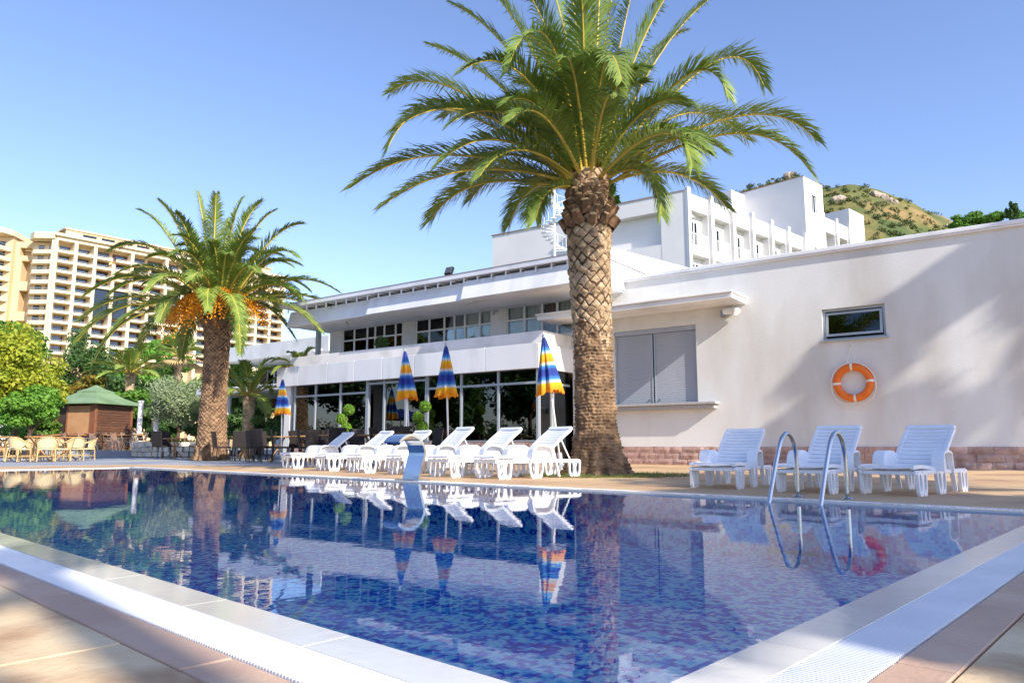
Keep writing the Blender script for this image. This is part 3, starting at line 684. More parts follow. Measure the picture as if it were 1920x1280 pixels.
for i, x0 in enumerate(bays[:-1]):
    for z0 in (17.4, 13.7):
        mb = MB()
        for k in (0, 1, 2): mb.box(x0+1.7+k*.5, x0+1.8+k*.5, 0.72, 0.80, z0, z0+2.35)
        mb.box(x0+1.8, x0+2.7, 0.723, 0.797, z0+2.25, z0+2.35)
        w_ = mb.build('balcony_door', 'frame_white', ht)
        mb = MB(); mb.box(x0+1.8, x0+2.7, 0.75, 0.76, z0, z0+2.25); mb.build('pane', 'glass_clear', w_)
        curtain(x0+1.82, x0+2.65, z0, z0+2.25, 0.90, 'curtain_green' if i in (0, 1, 2) else 'curtain', w_)
        mb = MB()
        for k in range(15): xx = x0+.52+k*.19; mb.box(xx, xx+.025, .05, .075, z0, z0+.95)
        mb.box(x0+.5, x0+3.3, .04, .085, z0+.95, z0+1.0); mb.build('railing', 'frame_white', ht)
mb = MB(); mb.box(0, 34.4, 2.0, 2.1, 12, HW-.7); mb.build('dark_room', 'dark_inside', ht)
# stair tower and rear bays (stand forward of the long front)
LD = Vector((-.822, .569, 0))
mb = MB(); wall_holes(mb, 20.7, 24.9, 0, 28.2, -.4, [(22.3, 23.3, 24.7, 26.6), (22.3, 23.3, 18.8, 20.9)], .2)
mb.add([(20.7, -.4, 0), (20.7, 9, 0), (20.7, 9, 28.2), (20.7, -.4, 28.2)], [(0, 3, 2, 1)]); mb.add([(24.9, -.4, 0), (24.9, 9, 0), (24.9, 9, 28.2), (24.9, -.4, 28.2)], [(0, 1, 2, 3)]); mb.add([(20.7, -.4, 28.2), (24.9, -.4, 28.2), (24.9, 9, 28.2), (20.7, 9, 28.2)], [(0, 1, 2, 3)])
mb.box(18.0, 20.69, 6.4, 12, 18, 27.9)
mb.build('stair_tower', 'hotel_white', ht)
for z0, z1 in ((24.7, 26.6), (18.8, 20.9)):
    mb = MB()
    for x in (22.3, 22.78, 23.24): mb.box(x, x+.07, -.28, -.2, z0, z1)
    w_ = mb.build('window', 'frame_white', ht); mb = MB(); mb.box(22.37, 23.24, -.24, -.23, z0, z1); mb.build('pane', 'glass_dark', w_)
mb = MB(); mb.box(20.66, 24.95, -.44, 9.05, 28.202, 28.28); mb.build('tower_trim', 'roof_edge', ht)
b2 = [25.0, 28.2, 31.4, 34.4]
mb = MB(); wall_holes(mb, 24.95, 34.6, 0, 25.0, 0, [(x0+.45, x1-.1, 20.4, 23.4) for x0, x1 in zip(b2, b2[1:])]+[(x0+.45, x1-.1, 16.4, 19.4) for x0, x1 in zip(b2, b2[1:])], 1.4); mb.build('rear_bays', 'hotel_white', ht)
mb = MB(); mb.box(24.95, 34.5, 1.45, 1.6, 15, 24.8); mb.build('rear_wall', 'hotel_white', ht)
for x in b2:
    mb = MB(); mb.bbox(x-.02, x+.35, -.3, -.003, 14, 25.3, .03); mb.build('pier', 'hotel_white', ht)
for x0 in b2[:-1]:
    mb = MB(); mb.box(x0+1.2, x0+2.2, 1.38, 1.44, 20.4, 22.6); mb.build('balcony_door', 'glass_dark', ht)
mb = MB(); mb.box(31.7, 35.6, -.2, 8, 0, 27.2); mb.build('end_tower', 'hotel_white', ht)
# left wing, laid along the other street line
lw = thing('hotel_wing', 'plain white hotel wing with tall blank recess and spiral stair', 'building', (14.59, 60, 0), math.atan2(-.569, .822))
# local x runs back towards the corner: x from -21 (far left) to 0
mb = MB(); wall_holes(mb, -2.2, 0, 0, 21.8, 0, [], .1); mb.add([(-2.2, 0, 0), (-2.2, 1.2, 0), (-2.2, 1.2, 21.8), (-2.2, 0, 21.8)], [(0, 3, 2, 1)])
wall_holes(mb, -9.6, -2.2, 0, 21.8, .02, [(-9.0, -2.25, 17.5, 20.4)], .8)
mb.box(-9.6, -2.2, .85, 1.0, 0, 21.7); mb.box(-21, -9.6, 1.2, 9, 0, 21.6); mb.box(-9.6, 0, 1.2, 9, 20, 21.5)
mb.build('wall', 'hotel_white', lw)
mb = MB(); mb.box(-21.1, -9.6, 1.1, 9, 21.602, 21.7); mb.box(-9.65, .05, -.05, 9, 21.802, 21.9); mb.build('roof_trim', 'roof_edge', lw)
st_ = thing('spiral_stair', 'white open spiral stair standing beside the hotel wing', 'stair', D(1040, 480, 52))
st_.location.z = 0
mb = MB(); mb.tube([(0, 0, 0), (0, 0, 20.6)], .09, 8); mb.build('pole', 'frame_white', st_)
stp = MB(); stp.prism([(.05, -.05), (.95, -.2), (.95, .2), (.05, .05)], 0, .05); sm = stp.mesh('step', 'frame_white')
z = 14.4; k = 0; hp = []
while z < 20: link('step', sm, st_, (0, 0, z), k*rad(24)); hp.append((.95*math.cos(k*rad(24)), .95*math.sin(k*rad(24)), z+.95)); z += .2; k += 1
mb = MB(); mb.tube(hp, .03, 6); 
for h_ in hp: mb.box(h_[0]-.015, h_[0]+.015, h_[1]-.015, h_[1]+.015, h_[2]-.95, h_[2])
mb.build('handrail', 'frame_white', st_)

# ================================================================ big tan hotel far left
th = thing('tan_hotel', 'large cream high rise hotel with rows of balconies beyond the trees', 'building', (-127.15, 200, 0), math.atan2(.75, .661))
FH = 2.85; tops = [56.3-FH*k for k in range(19)]; bw = 5.1; nb = 14
mb = MB(); mb.box(0, bw*nb, 2.6, 30, 0, 57.5); mb.build('core', 'tan_wall', th)
mb = MB(); mb.box(-.6, bw*nb+.6, -1.0, 30, 58.6, 59.4); mb.box(0, bw*nb, -.2, 30, 57.5, 58.6); mb.build('cornice', 'tan_slab', th)
mb = MB(); wall_holes(mb, 4, bw*nb-2, 59.4, 62.6, 6, [(8.5+k*5.1, 12.3+k*5.1, 60.1, 62.0) for k in range(11)], .5); mb.box(4, bw*nb-2, 6.6, 26, 59.4, 62.5); mb.add([(4, 6, 59.4), (4, 26, 59.4), (4, 26, 62.6), (4, 6, 62.6)], [(0, 3, 2, 1)]); mb.build('penthouse', 'tan_wall', th)
mb = MB(); mb.box(3.5, bw*nb-1.5, 5.5, 26, 62.6, 63.0); mb.build('penthouse_roof', 'tan_slab', th)
for k in range(11):
    mb = MB(); mb.box(8.6+k*5.1, 12.2+k*5.1, 6.45, 6.55, 60.1, 62); mb.build('window', 'glass_dark', th)
for k in range(nb+1):
    mb = MB(); mb.box(k*bw-.45, k*bw+.45, -.35, 2.7, 0, 57.4 if k % 2 == 0 or k < 2 else 53.3); mb.build('column', 'tan_slab', th)
slab_m = MB(); slab_m.box(.46, bw-.46, -.6, 2.6, -.45, 0.); slab_m.box(.46, bw-.46, -.62, -.5, -.5, .22)
slm = slab_m.mesh('balcony', 'tan_slab')
rl = MB(); rl.box(.5, bw-.5, -.57, -.53, .55, .62); [rl.box(.5+i*.5, .54+i*.5, -.57, -.53, .18, .55) for i in range(9)]; rlm = rl.mesh('railing', 'frame_grey')
wd = MB(); wd.box(1.0, bw-.8, 2.45, 2.59, .02, 2.0); wdm = wd.mesh('window', 'glass_dark')
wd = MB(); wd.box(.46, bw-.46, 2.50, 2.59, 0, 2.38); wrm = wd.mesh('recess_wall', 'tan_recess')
for j, zt_ in enumerate(tops[:11]):
    for k in range(nb):
        z0 = zt_-FH+1.0
        void = (k in (2, 3) and j in (4, 5, 6))
        if void: continue
        bo = link('balcony', slm, th, (k*bw, 0, z0))
        link('railing', rlm, bo); 
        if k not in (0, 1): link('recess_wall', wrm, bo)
        w_ = link('window', wdm, bo, (0, -.08, 0))
# canted left bay and left tower
lt_ = thing('tan_hotel_tower', 'cream balcony tower joined to the high rise by deep frames', 'building', (-127.15, 200, 0), math.atan2(.15, .99))
mb = MB(); mb.box(-11, -.5, 3.2, 26, 0, 57.3); mb.build('core', 'tan_wall', lt_)
mb = MB(); mb.prism([(-11.5, 2.2), (-8, -.6), (-.2, -.9), (-.2, 26), (-11.5, 26)], 57.6, 59.4); mb.build('cornice', 'tan_slab', lt_)
bb = MB(); bb.prism([(-10.6, 3.2), (-8.6, .5), (-.55, -.4), (-.55, 3.2)], -1.0, .1); bbm = bb.mesh('balcony', 'tan_slab')
br = MB(); br.tube([(-10.5, 3.1, .75), (-8.55, .55, .75), (-.6, -.35, .75)], .05, 5)
for i in range(14): t = i/13.; br.box(-8.5+7.8*t, -8.45+7.8*t, .55-.9*t-.02, .55-.9*t+.02, .1, .75)
brm = br.mesh('railing', 'frame_grey'); bw_ = MB(); bw_.box(-1.1, 1.1, 3.05, 3.19, .1, 1.9); bwm = bw_.mesh('window', 'glass_dark')
for j in range(12):
    z0 = 56.3-FH*(j+1)+1.0; b_ = link('balcony', bbm, lt_, (0, 0, z0)); link('railing', brm, b_); link('window', bwm, b_, (-7.4, 0, 0)); link('window', bwm, b_, (-3.4, 0, 0))
mb = MB(); mb.box(-1.2, -.45, -.55, 3.2, 0, 57.4); mb.build('column', 'tan_slab', lt_)
mb = MB(); wall_holes(mb, -19, -11.2, 0, 58, 6, [(-16.5, -12.5, 46.5-k*8.6, 52.5-k*8.6) for k in range(4)]+[(-17.5, -13, 54, 56.3)], 3.0); mb.box(-19, -11.2, 9.1, 20, 0, 57.9); mb.build('link_frame', 'tan_wall', lt_)
mb = MB(); mb.box(-40, -19, 4, 22, 0, 58.8); mb.build('left_core', 'tan_wall', lt_)
mb = MB(); mb.prism([(-40, 0), (-20, 0), (-18.2, 3), (-18.2, 22), (-40, 22)], 58.9, 60.4); mb.build('left_cornice', 'tan_slab', lt_)
bb = MB(); bb.prism([(-40, .4), (-21.5, .4), (-19.1, 3.9), (-40, 3.9)], -1.0, .1); lbm = bb.mesh('balcony', 'tan_slab')
br = MB(); br.tube([(-40, .5, .75), (-21.6, .5, .75), (-19.3, 3.7, .75)], .05, 5); lrm = br.mesh('railing', 'frame_grey')
bw_ = MB(); bw_.box(-1.2, 1.2, 3.85, 3.98, .1, 1.9); lwm = bw_.mesh('window', 'glass_dark')
for j in range(12):
    z0 = 57.3-FH*(j+1)+1.0; b_ = link('balcony', lbm, lt_, (0, 0, z0)); link('railing', lrm, b_); [link('window', lwm, b_, (-36.8+i*4.6, 0, 0)) for i in range(4)]
lt_.scale.x = .68

mb = MB(); mb.box(2*bw+.46, 4*bw-.46, .6, .7, tops[6]-FH+1.0, tops[3]-FH+.5); mb.build('dark_glazing', 'glass_dark', th)
# ================================================================ palms
def bez(a, b, c, t): return a*((1-t)**2)+b*(2*t*(1-t))+c*(t*t)
def frond_mesh(B, C, T, ll=.42, n=70, wid=.026, rng=None, droop=.5, rr=.022, mats=('palm_leaf', 'rachis'), lift=.35):
    """one feather leaf: arched rachis and two rows of narrow folded leaflets; points relative to B"""
    B, C, T = Vector(B), Vector(C), Vector(T); C = C-B; T = T-B; B = Vector((0, 0, 0))
    K = 14; pts = [bez(B, C, T, i/K) for i in range(K+1)]
    mb = MB(); mb.tube(pts, [rr*(1-.85*i/K)+.003 for i in range(K+1)], 5, mi=1)
    V = []; F = []; MI = []
    for i in range(n):
        t = .10+.90*(i/(n-1))**.92
        p = bez(B, C, T, t); tg = (bez(B, C, T, min(1, t+.01))-bez(B, C, T, max(0, t-.01))).normalized()
        sd_ = tg.cross(Vector((0, 0, 1)))
        if sd_.length < .15: sd_ = tg.cross(Vector((T.y, -T.x, .2)).normalized()) if sd_.length < .02 else sd_
        sd_.normalize(); nr = sd_.cross(tg).normalized()
        prof = min(1, .30+(t-.10)*3.2) * (1-.62*max(0, (t-.45)/.55)**1.6)
        for s in (-1, 1):
            L_ = ll*prof*rng.uniform(.85, 1.12); an = rad(62-38*t+rng.uniform(-7, 7)); lf = lift*rng.uniform(.2, 1.5)*(1-.5*t)
            d = (tg*math.cos(an)+sd_*s*math.sin(an)+nr*lf).normalized()
            wv = d.cross(nr*1.0+sd_*s*-.6).normalized()*wid*rng.uniform(.8, 1.15)
            g = Vector((0, 0, -1)); m1 = p+d*L_*.5+g*L_*.03; e = p+d*L_*.98+g*L_*droop*rng.uniform(.12, .5)
            o = len(V); V += [p-wv*.35, p+wv*.35, m1+wv*.5, m1-wv*.5, e]
            F += [(o, o+1, o+2, o+3), (o+3, o+2, o+4)]; 
    mb.add(V, F, 0); return mb.mesh('frond', list(mats))
def trunk_mesh(name, prof, H, nd, rowh, nth, nz, zr=(1.2, 2.2), amp=.035, seed=1, lean=0., topm='trunk_palm'):
    """palm trunk: spiral lattice of leaf scars above, broken scars in the middle, ringed rough foot"""
    def rad_at(z):
        for (a, ra), (b, rb) in zip(prof, prof[1:]):
            if a <= z <= b: t = (z-a)/(b-a); t = t*t*(3-2*t); return ra+(rb-ra)*t
        return prof[-1][1]
    V = np.zeros(((nz+1)*nth, 3)); depth = np.zeros((nz+1)*nth)
    for j in range(nz+1):
        z = H*j/nz; r0 = rad_at(z)
        for i in range(nth):
            th = 2*math.pi*i/nth
            wob = mnoise.noise(Vector((math.cos(th)*2, math.sin(th)*2, z*2.3+seed)))
            wb2 = mnoise.noise(Vector((math.cos(th)*5, math.sin(th)*5, z*5+seed))); u = th*nd/(2*math.pi)+.16*wob+.13*wb2; w = z/rowh+.3*wob+.3*wb2
            # rhombic lattice: each scar a lens shape
            a = (u+w*.5); b = (u-w*.5)
            fa, fb = a-math.floor(a), b-math.floor(b)
            edge = min(fa, 1-fa, fb, 1-fb)*2           # 0 at seams .. 1 at centre
            ia, ib = int(math.floor(a)) % nd, int(math.floor(b-a))
            hs_ = math.sin(ia*12.99+ib*78.23)*43758.5; hs_ -= math.floor(hs_)
            dia = min(1, edge*(2.2+2*hs_))**.7*(1+.3*(fa-fb))*(.55+.7*hs_)
            rough = mnoise.fractal(Vector((math.cos(th)*r0*9, math.sin(th)*r0*9, z*9+seed)), 1, 2, 4)
            lump = mnoise.noise(Vector((math.cos(th)*r0*16, math.sin(th)*r0*16, z*13+seed)))
            ringv = math.sin(z*2*math.pi/(rowh*.55)+2.5*mnoise.noise(Vector((math.cos(th)*2.2, math.sin(th)*2.2, z*1.2))))
            k = 0 if z < zr[0] else (1 if z > zr[1] else (z-zr[0])/(zr[1]-zr[0])); k = k*k*(3-2*k)
            kd = k*dia*amp+(1-k)*(ringv*.010+abs(lump)*.05+rough*.022)+k*rough*.006+(.03*max(0, lump) if .05 < k < .95 else 0)
            r = r0+kd-amp*.5*k
            if z < .5: r += .16*(1-z/.5)*mnoise.noise(Vector((math.cos(th)*3, math.sin(th)*3, 4)))
            V[j*nth+i] = (r*math.cos(th)+lean*min(1, z/3.5), r*math.sin(th), z); depth[j*nth+i] = dia if k > .5 else .6+.5*rough
    F = np.array([(j*nth+i, j*nth+(i+1) % nth, (j+1)*nth+(i+1) % nth, (j+1)*nth+i) for j in range(nz) for i in range(nth)])
    mi = (depth[F].mean(1) < .42).astype(int)
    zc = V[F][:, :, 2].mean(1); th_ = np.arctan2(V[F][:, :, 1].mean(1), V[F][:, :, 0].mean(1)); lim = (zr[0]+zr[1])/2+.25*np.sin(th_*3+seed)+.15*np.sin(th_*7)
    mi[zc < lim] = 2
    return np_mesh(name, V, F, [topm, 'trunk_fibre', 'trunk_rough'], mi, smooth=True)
def boot_mesh(L=.17, w=.15, t=.10):
    mb = MB(); vs = []
    for x, ww, tt in ((0, w*1.25, t*1.2), (L*.6, w, t), (L, w*.82, t*.85)):
        vs += [(x, -ww/2, -tt*.2), (x, -ww*.2, -tt*.6), (x, ww*.2, -tt*.6), (x, ww/2, -tt*.2), (x, ww*.25, tt*.5), (x, -ww*.25, tt*.5)]
    for r in range(2):
        for k in range(6): mb.m.append(0)
    fs = [(r*6+k, r*6+6+k, r*6+6+(k+1) % 6, r*6+(k+1) % 6) for r in range(2) for k in range(6)]
    mb.m = []; mb.add(vs, fs, 0); mb.add(vs[12:], [(0, 1, 2, 3, 4, 5)], 1); return mb.mesh('leaf_base', ['boot', 'boot_cut'])
def add_boots(root, r0, z0, z1, rows, per, scale, seed, lean=0.):
    rr = random.Random(seed); bm_ = boot_mesh()
    for j in range(rows):
        for i in range(per):
            th = 2*math.pi*(i+.5*(j % 2)+rr.uniform(-.08, .08))/per; f = j/max(1, rows-1); z = z0+(z1-z0)*f+rr.uniform(-.02, .02)
            r = r0*(1-.30*f)
            o = link('leaf_base', bm_, root, (lean+r*math.cos(th), r*math.sin(th), z), (0, -rad(48+24*f+rr.uniform(-8, 8)), th)); o.scale = (scale*rr.uniform(.8, 1.15),)*3
def make_palm(name, label, base, H, tm, px0, py0, Z, fr, rng, ll, n, wid, rr, mats, fill, fill_len, crown_r=.16, lean=0., droop=.8):
    root = thing(name, label, 'palm tree', base)
    if tm is not None: link('trunk', tm, root)
    hub = Vector((lean, 0, H))
    def w(px, py, dy): q = D(px, py, Z+dy); return q-Vector(base)
    for tip, ctl, dy in fr:
        T = w(tip[0], tip[1], dy); C = w(ctl[0], ctl[1], dy*.5)
        d = Vector((C.x, C.y, 0)); d = d.normalized()*crown_r if d.length > .01 else Vector((0, 0, 0))
        B = hub+d+Vector((0, 0, rng.uniform(-.1, .12)))
        C = C+(C-(B+T)*.5)*.55                      # the given point lies on the arch: push the control point out
        link('frond', frond_mesh(B, C, T, ll*rng.uniform(.92, 1.08), n, wid, rng, rr=rr, mats=mats, droop=droop), root, B)
    for k in range(fill):
        az = k*2.39996+rng.uniform(-.2, .2); f = (k+.5)/fill; el = rad(86-58*f+rng.uniform(-6, 6)); L_ = fill_len*rng.uniform(.85, 1.08)
        h_ = Vector((math.cos(az), math.sin(az), 0)); B = hub+h_*crown_r*(.3+.7*f)+Vector((0, 0, .15*(1-f)))
        C = B+(h_*math.cos(el)+Vector((0, 0, math.sin(el))))*L_*.62; dr = .25+.75*f
        T = B+(h_*math.cos(el)+Vector((0, 0, math.sin(el))))*L_*.72+(h_*(.55)+Vector((0, 0, -.25-.75*f)))*L_*.42
        link('frond', frond_mesh(B, C, T, ll*rng.uniform(.9, 1.05), n, wid, rng, rr=rr, mats=mats, droop=droop), root, B)
    return root
rg = random.Random(11)
Zb = 11.72; base = (1.35, Zb, 0)
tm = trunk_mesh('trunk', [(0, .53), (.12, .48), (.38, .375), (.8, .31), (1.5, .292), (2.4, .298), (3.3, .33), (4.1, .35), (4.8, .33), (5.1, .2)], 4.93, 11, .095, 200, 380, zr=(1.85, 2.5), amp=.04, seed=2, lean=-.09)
FB = [((657, 352), (835, 272), .3), ((718, 385), (880, 305), -.5), ((808, 412), (900, 330), .7), ((728, 275), (840, 178), -.6), ((735, 172), (860, 150), .8), ((742, 240), (900, 190), -1.5), ((808, 85), (950, 160), 1.0),
      ((848, 8), (980, 110), .9), ((952, 132), (1015, 45), -1.5), ((955, 420), (1000, 340), .4), ((1005, 410), (1030, 350), -.7), ((900, -40), (1010, 100), .2), ((1530, 262), (1390, 195), .2), ((1520, 322), (1380, 225), -.7),
      ((1432, 160), (1340, 85), .7), ((1365, 182), (1290, 112), -.9), ((1335, -5), (1215, 120), .3), ((1240, 402), (1205, 305), -.6), ((1298, 312), (1250, 232), -1.0), ((1290, -60), (1190, 90), -.5), ((960, -60), (1050, 100), -.7),
      ((1050, -120), (1085, 60), -.4), ((1130, -120), (1120, 60), -.6), ((1210, -100), (1160, 80), .6), ((1020, -60), (1070, 90), 1.2), ((1160, -60), (1130, 90), 1.3), ((1090, -40), (1095, 110), -1.6), ((1000, 60), (1050, 100), -2.2),
      ((1165, 150), (1130, 90), -2.4), ((830, 220), (960, 190), 1.9), ((1400, 260), (1270, 190), 1.9), ((1280, 60), (1190, 130), 1.6), ((900, 330), (980, 265), -1.8), ((870, 130), (985, 120), -1.7)]
big = make_palm('palm_tree', 'tall date palm with thick scarred trunk beside the pool and loungers', base, 4.64, tm, 1105, 340, Zb, FB, rg, .62, 122, .023, .028, ('palm_leaf', 'rachis'), 34, 3.0, lean=-.09, droop=.8)
add_boots(big, .36, 4.0, 4.6, 5, 12, 1.05, 3, -.09)
V, F = leaf_cloud([(.1, .15, 4.6)], [(.34, .34, .35)], 160, .16, rng, aspect=1.6); link('ivy', np_mesh('ivy', V, F, 'leaf_green'), big)
# the left palm with fruit
Zl = 24.5; bl = (-9.88, Zl, 0)
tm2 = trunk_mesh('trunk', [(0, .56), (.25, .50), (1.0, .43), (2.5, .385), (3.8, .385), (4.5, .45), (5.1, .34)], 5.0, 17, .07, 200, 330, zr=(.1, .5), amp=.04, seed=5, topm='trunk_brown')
FL = [((145, 640), (240, 560), .3), ((158, 555), (270, 505), -.8), ((150, 600), (250, 545), 1.2), ((175, 680), (250, 580), -1.0), ((205, 470), (300, 455), .6), ((265, 395), (320, 440), .5), ((300, 378), (345, 440), -.8), ((330, 400), (360, 450), -1.5),
      ((370, 362), (385, 440), .3), ((405, 365), (402, 440), -.6), ((455, 372), (430, 440), .6), ((490, 378), (445, 440), -.4), ((515, 395), (460, 450), .8), ((565, 420), (500, 450), .2), ((555, 480), (500, 470), -1.3), ((560, 495), (490, 490), 1.4),
      ((632, 545), (540, 515), .2), ((645, 600), (560, 540), -.8), ((600, 620), (520, 555), -1.4), ((550, 630), (490, 560), 1.0), ((450, 660), (445, 570), -1.8), ((210, 620), (290, 560), -1.8), ((260, 650), (310, 580), 1.4), ((340, 670), (360, 585), 1.6),
      ((390, 580), (390, 530), -2.6), ((450, 600), (430, 540), -2.4), ((300, 600), (335, 540), -2.3), ((345, 420), (372, 460), 1.6), ((430, 410), (420, 460), 1.8), ((480, 430), (440, 470), -2.0), ((240, 520), (310, 500), 2.0), ((560, 560), (480, 510), 2.0)]
lp = make_palm('palm_tree', 'date palm hung with orange fruit clusters on the cafe terrace', bl, 4.95, tm2, 397, 560, Zl, FL, rg, .68, 95, .036, .045, ('palm_leaf', 'rachis'), 30, 3.8, .3)
add_boots(lp, .43, 4.45, 5.15, 4, 14, 1.35, 8)
def fruit(c, out, seed):
    rr = random.Random(seed); mb = MB(); oc = [(1, 0, 0), (-1, 0, 0), (0, 1, 0), (0, -1, 0), (0, 0, 1), (0, 0, -1)]; of = [(0, 2, 4), (2, 1, 4), (1, 3, 4), (3, 0, 4), (2, 0, 5), (1, 2, 5), (3, 1, 5), (0, 3, 5)]
    for s in range(40):
        d = (Vector(out)*.5+Vector((rr.gauss(0, .5), rr.gauss(0, .5), rr.uniform(-.1, .5)))).normalized(); L_ = rr.uniform(.55, 1.1)
        for k in range(15):
            t = (k+1)/15; p = Vector(c)+d*L_*t+Vector((rr.gauss(0, .025), rr.gauss(0, .025), -1.05*L_*t*t+rr.gauss(0, .025))); r = rr.uniform(.022, .036)
            mb.add([p+Vector(q)*r for q in oc], of)
    return mb
for i, (az, zz, rr_) in enumerate(((-2.5, 5.3, .75), (-1.9, 5.35, .85), (-1.2, 5.4, .8), (-.6, 5.4, .8), (-3.0, 4.95, .95), (-.1, 5.1, .95), (-2.1, 4.95, .7), (2.2, 5.3, .8))):
    o_ = (math.cos(az), math.sin(az), .1); fruit((o_[0]*rr_, o_[1]*rr_, zz), o_, i).build('fruit_cluster', 'fruit', lp)['kind'] = 'stuff'
# smaller palms of the garden
def small_palm(label, px, pyc, Z, R_, n, gnd=0., mats=('palm_leaf_far', 'rachis'), ll=.4, trunk_r=.22, up=.5, seed=0, nl=34, wid=.06):
    rr = random.Random(seed); c = D(px, pyc, Z); root = thing('palm_tree', label, 'palm tree', (c.x, c.y, gnd)); H = c.z-gnd
    if H > .6:
        mb = MB(); mb.lathe([(trunk_r*1.25, 0), (trunk_r, .3), (trunk_r*.95, H*.7), (trunk_r*1.15, H)], 14); mb.build('trunk', 'trunk_palm', root, smooth=True)
    for k in range(n):
        az = k*2.39996+rr.uniform(-.2, .2); f = (k+.5)/n; el = rad(86-85*f); h_ = Vector((math.cos(az), math.sin(az), 0)); L_ = R_*rr.uniform(.85, 1.1)
        B = Vector((0, 0, H))+h_*trunk_r*.4; dv = h_*math.cos(el)+Vector((0, 0, math.sin(el))); C = B+dv*L_*.6; T = B+dv*L_*.75+(h_*.5+Vector((0, 0, -.2-up*f)))*L_*.45
        link('frond', frond_mesh(B, C, T, ll, nl, wid, rr, rr=.03, mats=mats), root, B)
    return root
small_palm('bushy young palm standing above the hedge behind the wooden kiosk', 245, 700, 40, 2.3, 30, ll=.55, seed=1, up=.4)
small_palm('feathery palm arching beside the left end of the glass pavilion', 468, 742, 27.5, 2.0, 20, ll=.45, seed=2, up=.8)
p_ = small_palm('small palm sprouting over the pavilion fascia end', 562, 690, 25.2, 1.1, 9, gnd=3.05, ll=.3, seed=3, up=.9); 
# fan palm
c = D(335, 668, 44); fp = thing('fan_palm', 'fan palm with dry skirt of dead leaves behind the left palm', 'palm tree', (c.x, c.y, 0)); H = c.z
mb = MB(); mb.lathe([(.3, 0), (.22, 1), (.2, H-.8), (.45, H-.5), (.5, H-.2), (.2, H)], 12); mb.build('trunk', 'trunk_palm', fp, smooth=True)
rr = random.Random(4)
for k in range(26):
    az = k*2.4; f = (k+.5)/26; el = rad(80-110*f); h_ = Vector((math.cos(az), math.sin(az), 0)); d = h_*math.cos(el)+Vector((0, 0, math.sin(el))); s = d.cross(Vector((0, 0, 1))); s = s.normalized() if s.length > .1 else Vector((1, 0, 0)); nn = s.cross(d)
    mb = MB(); mb.tube([(0, 0, 0), d*.9], .02, 4, mi=1); b0 = d*.9
    for j in range(15):
        a = rad(-80+160*j/14); e = d*math.cos(a)+s*math.sin(a); q = e.cross(nn)*.035; mb.add([b0-q, b0+q, b0+e*.55+q*1.2, b0+e*.55-q*1.2, b0+e*.85+Vector((0, 0, -.15))], [(0, 1, 2, 3), (3, 2, 4)])
    mb.build('fan_leaf', ['palm_leaf_far' if f < .7 else 'rattan', 'rachis'], fp, loc=(0, 0, H))

# ================================================================ broadleaf trees, shrubs
def tree(name, label, cat, base, crown, n, size, leafm, trunk_h, tr=.12, seed=0, aspect=1.8, barkm='bark', crowns=14, shell=.5, group=None, clump=(.22, .42)):
    """crown: (cx, cy, cz, rx, ry, rz) relative to base; clumps scattered through it carry the leaves"""
    rn = np.random.default_rng(seed); rr = random.Random(seed); root = thing(name, label, cat, base, group=group)
    cx, cy, cz, rx, ry, rz = crown; C = []; Rr = []
    for k in range(crowns):
        d = rn.normal(size=3); d /= np.linalg.norm(d); q = rn.random()**.4*.78
        C.append((cx+d[0]*rx*q, cy+d[1]*ry*q, cz+d[2]*rz*q)); s = rn.uniform(clump[0], clump[1]); Rr.append((rx*s, ry*s, rz*s*.8))
    V, F = leaf_cloud(C, Rr, n, size, rn, aspect=aspect, shell=shell); link('crown', np_mesh('crown', V, F, leafm), root)
    mb = MB()
    if trunk_h > 0:
        top = Vector((cx, cy, max(trunk_h, cz-rz*.3))); b = Vector((rr.uniform(-.05, .05), 0, -.05)); mid = (b+top)*.5+Vector((rr.uniform(-.12, .12), rr.uniform(-.12, .12), 0))
        pts = [bez(b, mid, top, i/6) for i in range(7)]; mb.tube(pts, [tr*(1.25 if i == 0 else 1-.1*i) for i in range(7)], 9)
        for k in range(min(8, crowns)):
            s = pts[3+k % 4]; e = Vector(C[k]); mb.tube([s, (s+e)*.5+Vector((0, 0, .1)), e], [tr*.45, tr*.3, tr*.1], 6)
        mb.build('trunk', barkm, root, smooth=True)
    return root
def tree_at(name, label, cat, px, pyc, Z, rx, rz, n, size, leafm, trunk=True, gnd=0., seed=0, **k):
    c = D(px, pyc, Z); return tree(name, label, cat, (c.x, c.y, gnd), (0, 0, c.z-gnd, rx, rx, rz), n, size, leafm, 1 if trunk else 0, seed=seed, **k)
tree_at('leafy_tree', 'broad yellow green tree at the garden edge left of the kiosk', 'tree', 36, 706, 30, 2.0, 2.0, 19000, .19, 'leaf_yellow', seed=1, crowns=40, clump=(.24, .46))
tree_at('leafy_tree', 'low green tree leaning towards the wooden kiosk wall', 'tree', 58, 765, 29, 1.15, .95, 10000, .16, 'leaf_bright', seed=2, crowns=26, clump=(.28, .5))
tree_at('leafy_tree', 'dark green tree rising behind the yellow green one', 'tree', 28, 640, 44, 2.6, 1.9, 9000, .26, 'leaf_green', seed=3)
tree_at('cedar_tree', 'dark open cedar behind the kiosk roof', 'tree', 162, 690, 46, 2.2, 2.8, 7500, .24, 'leaf_dark', seed=4, aspect=3, crowns=20)
tree_at('leafy_tree', 'orange tinged shrub tree right behind the green kiosk roof', 'tree', 165, 730, 42, 2.3, 1.4, 8000, .22, 'leaf_orange', seed=5)
tree_at('leafy_tree', 'bright green rounded tree behind the bushy young palm', 'tree', 292, 690, 52, 2.6, 2.2, 8000, .26, 'leaf_bright', seed=6)
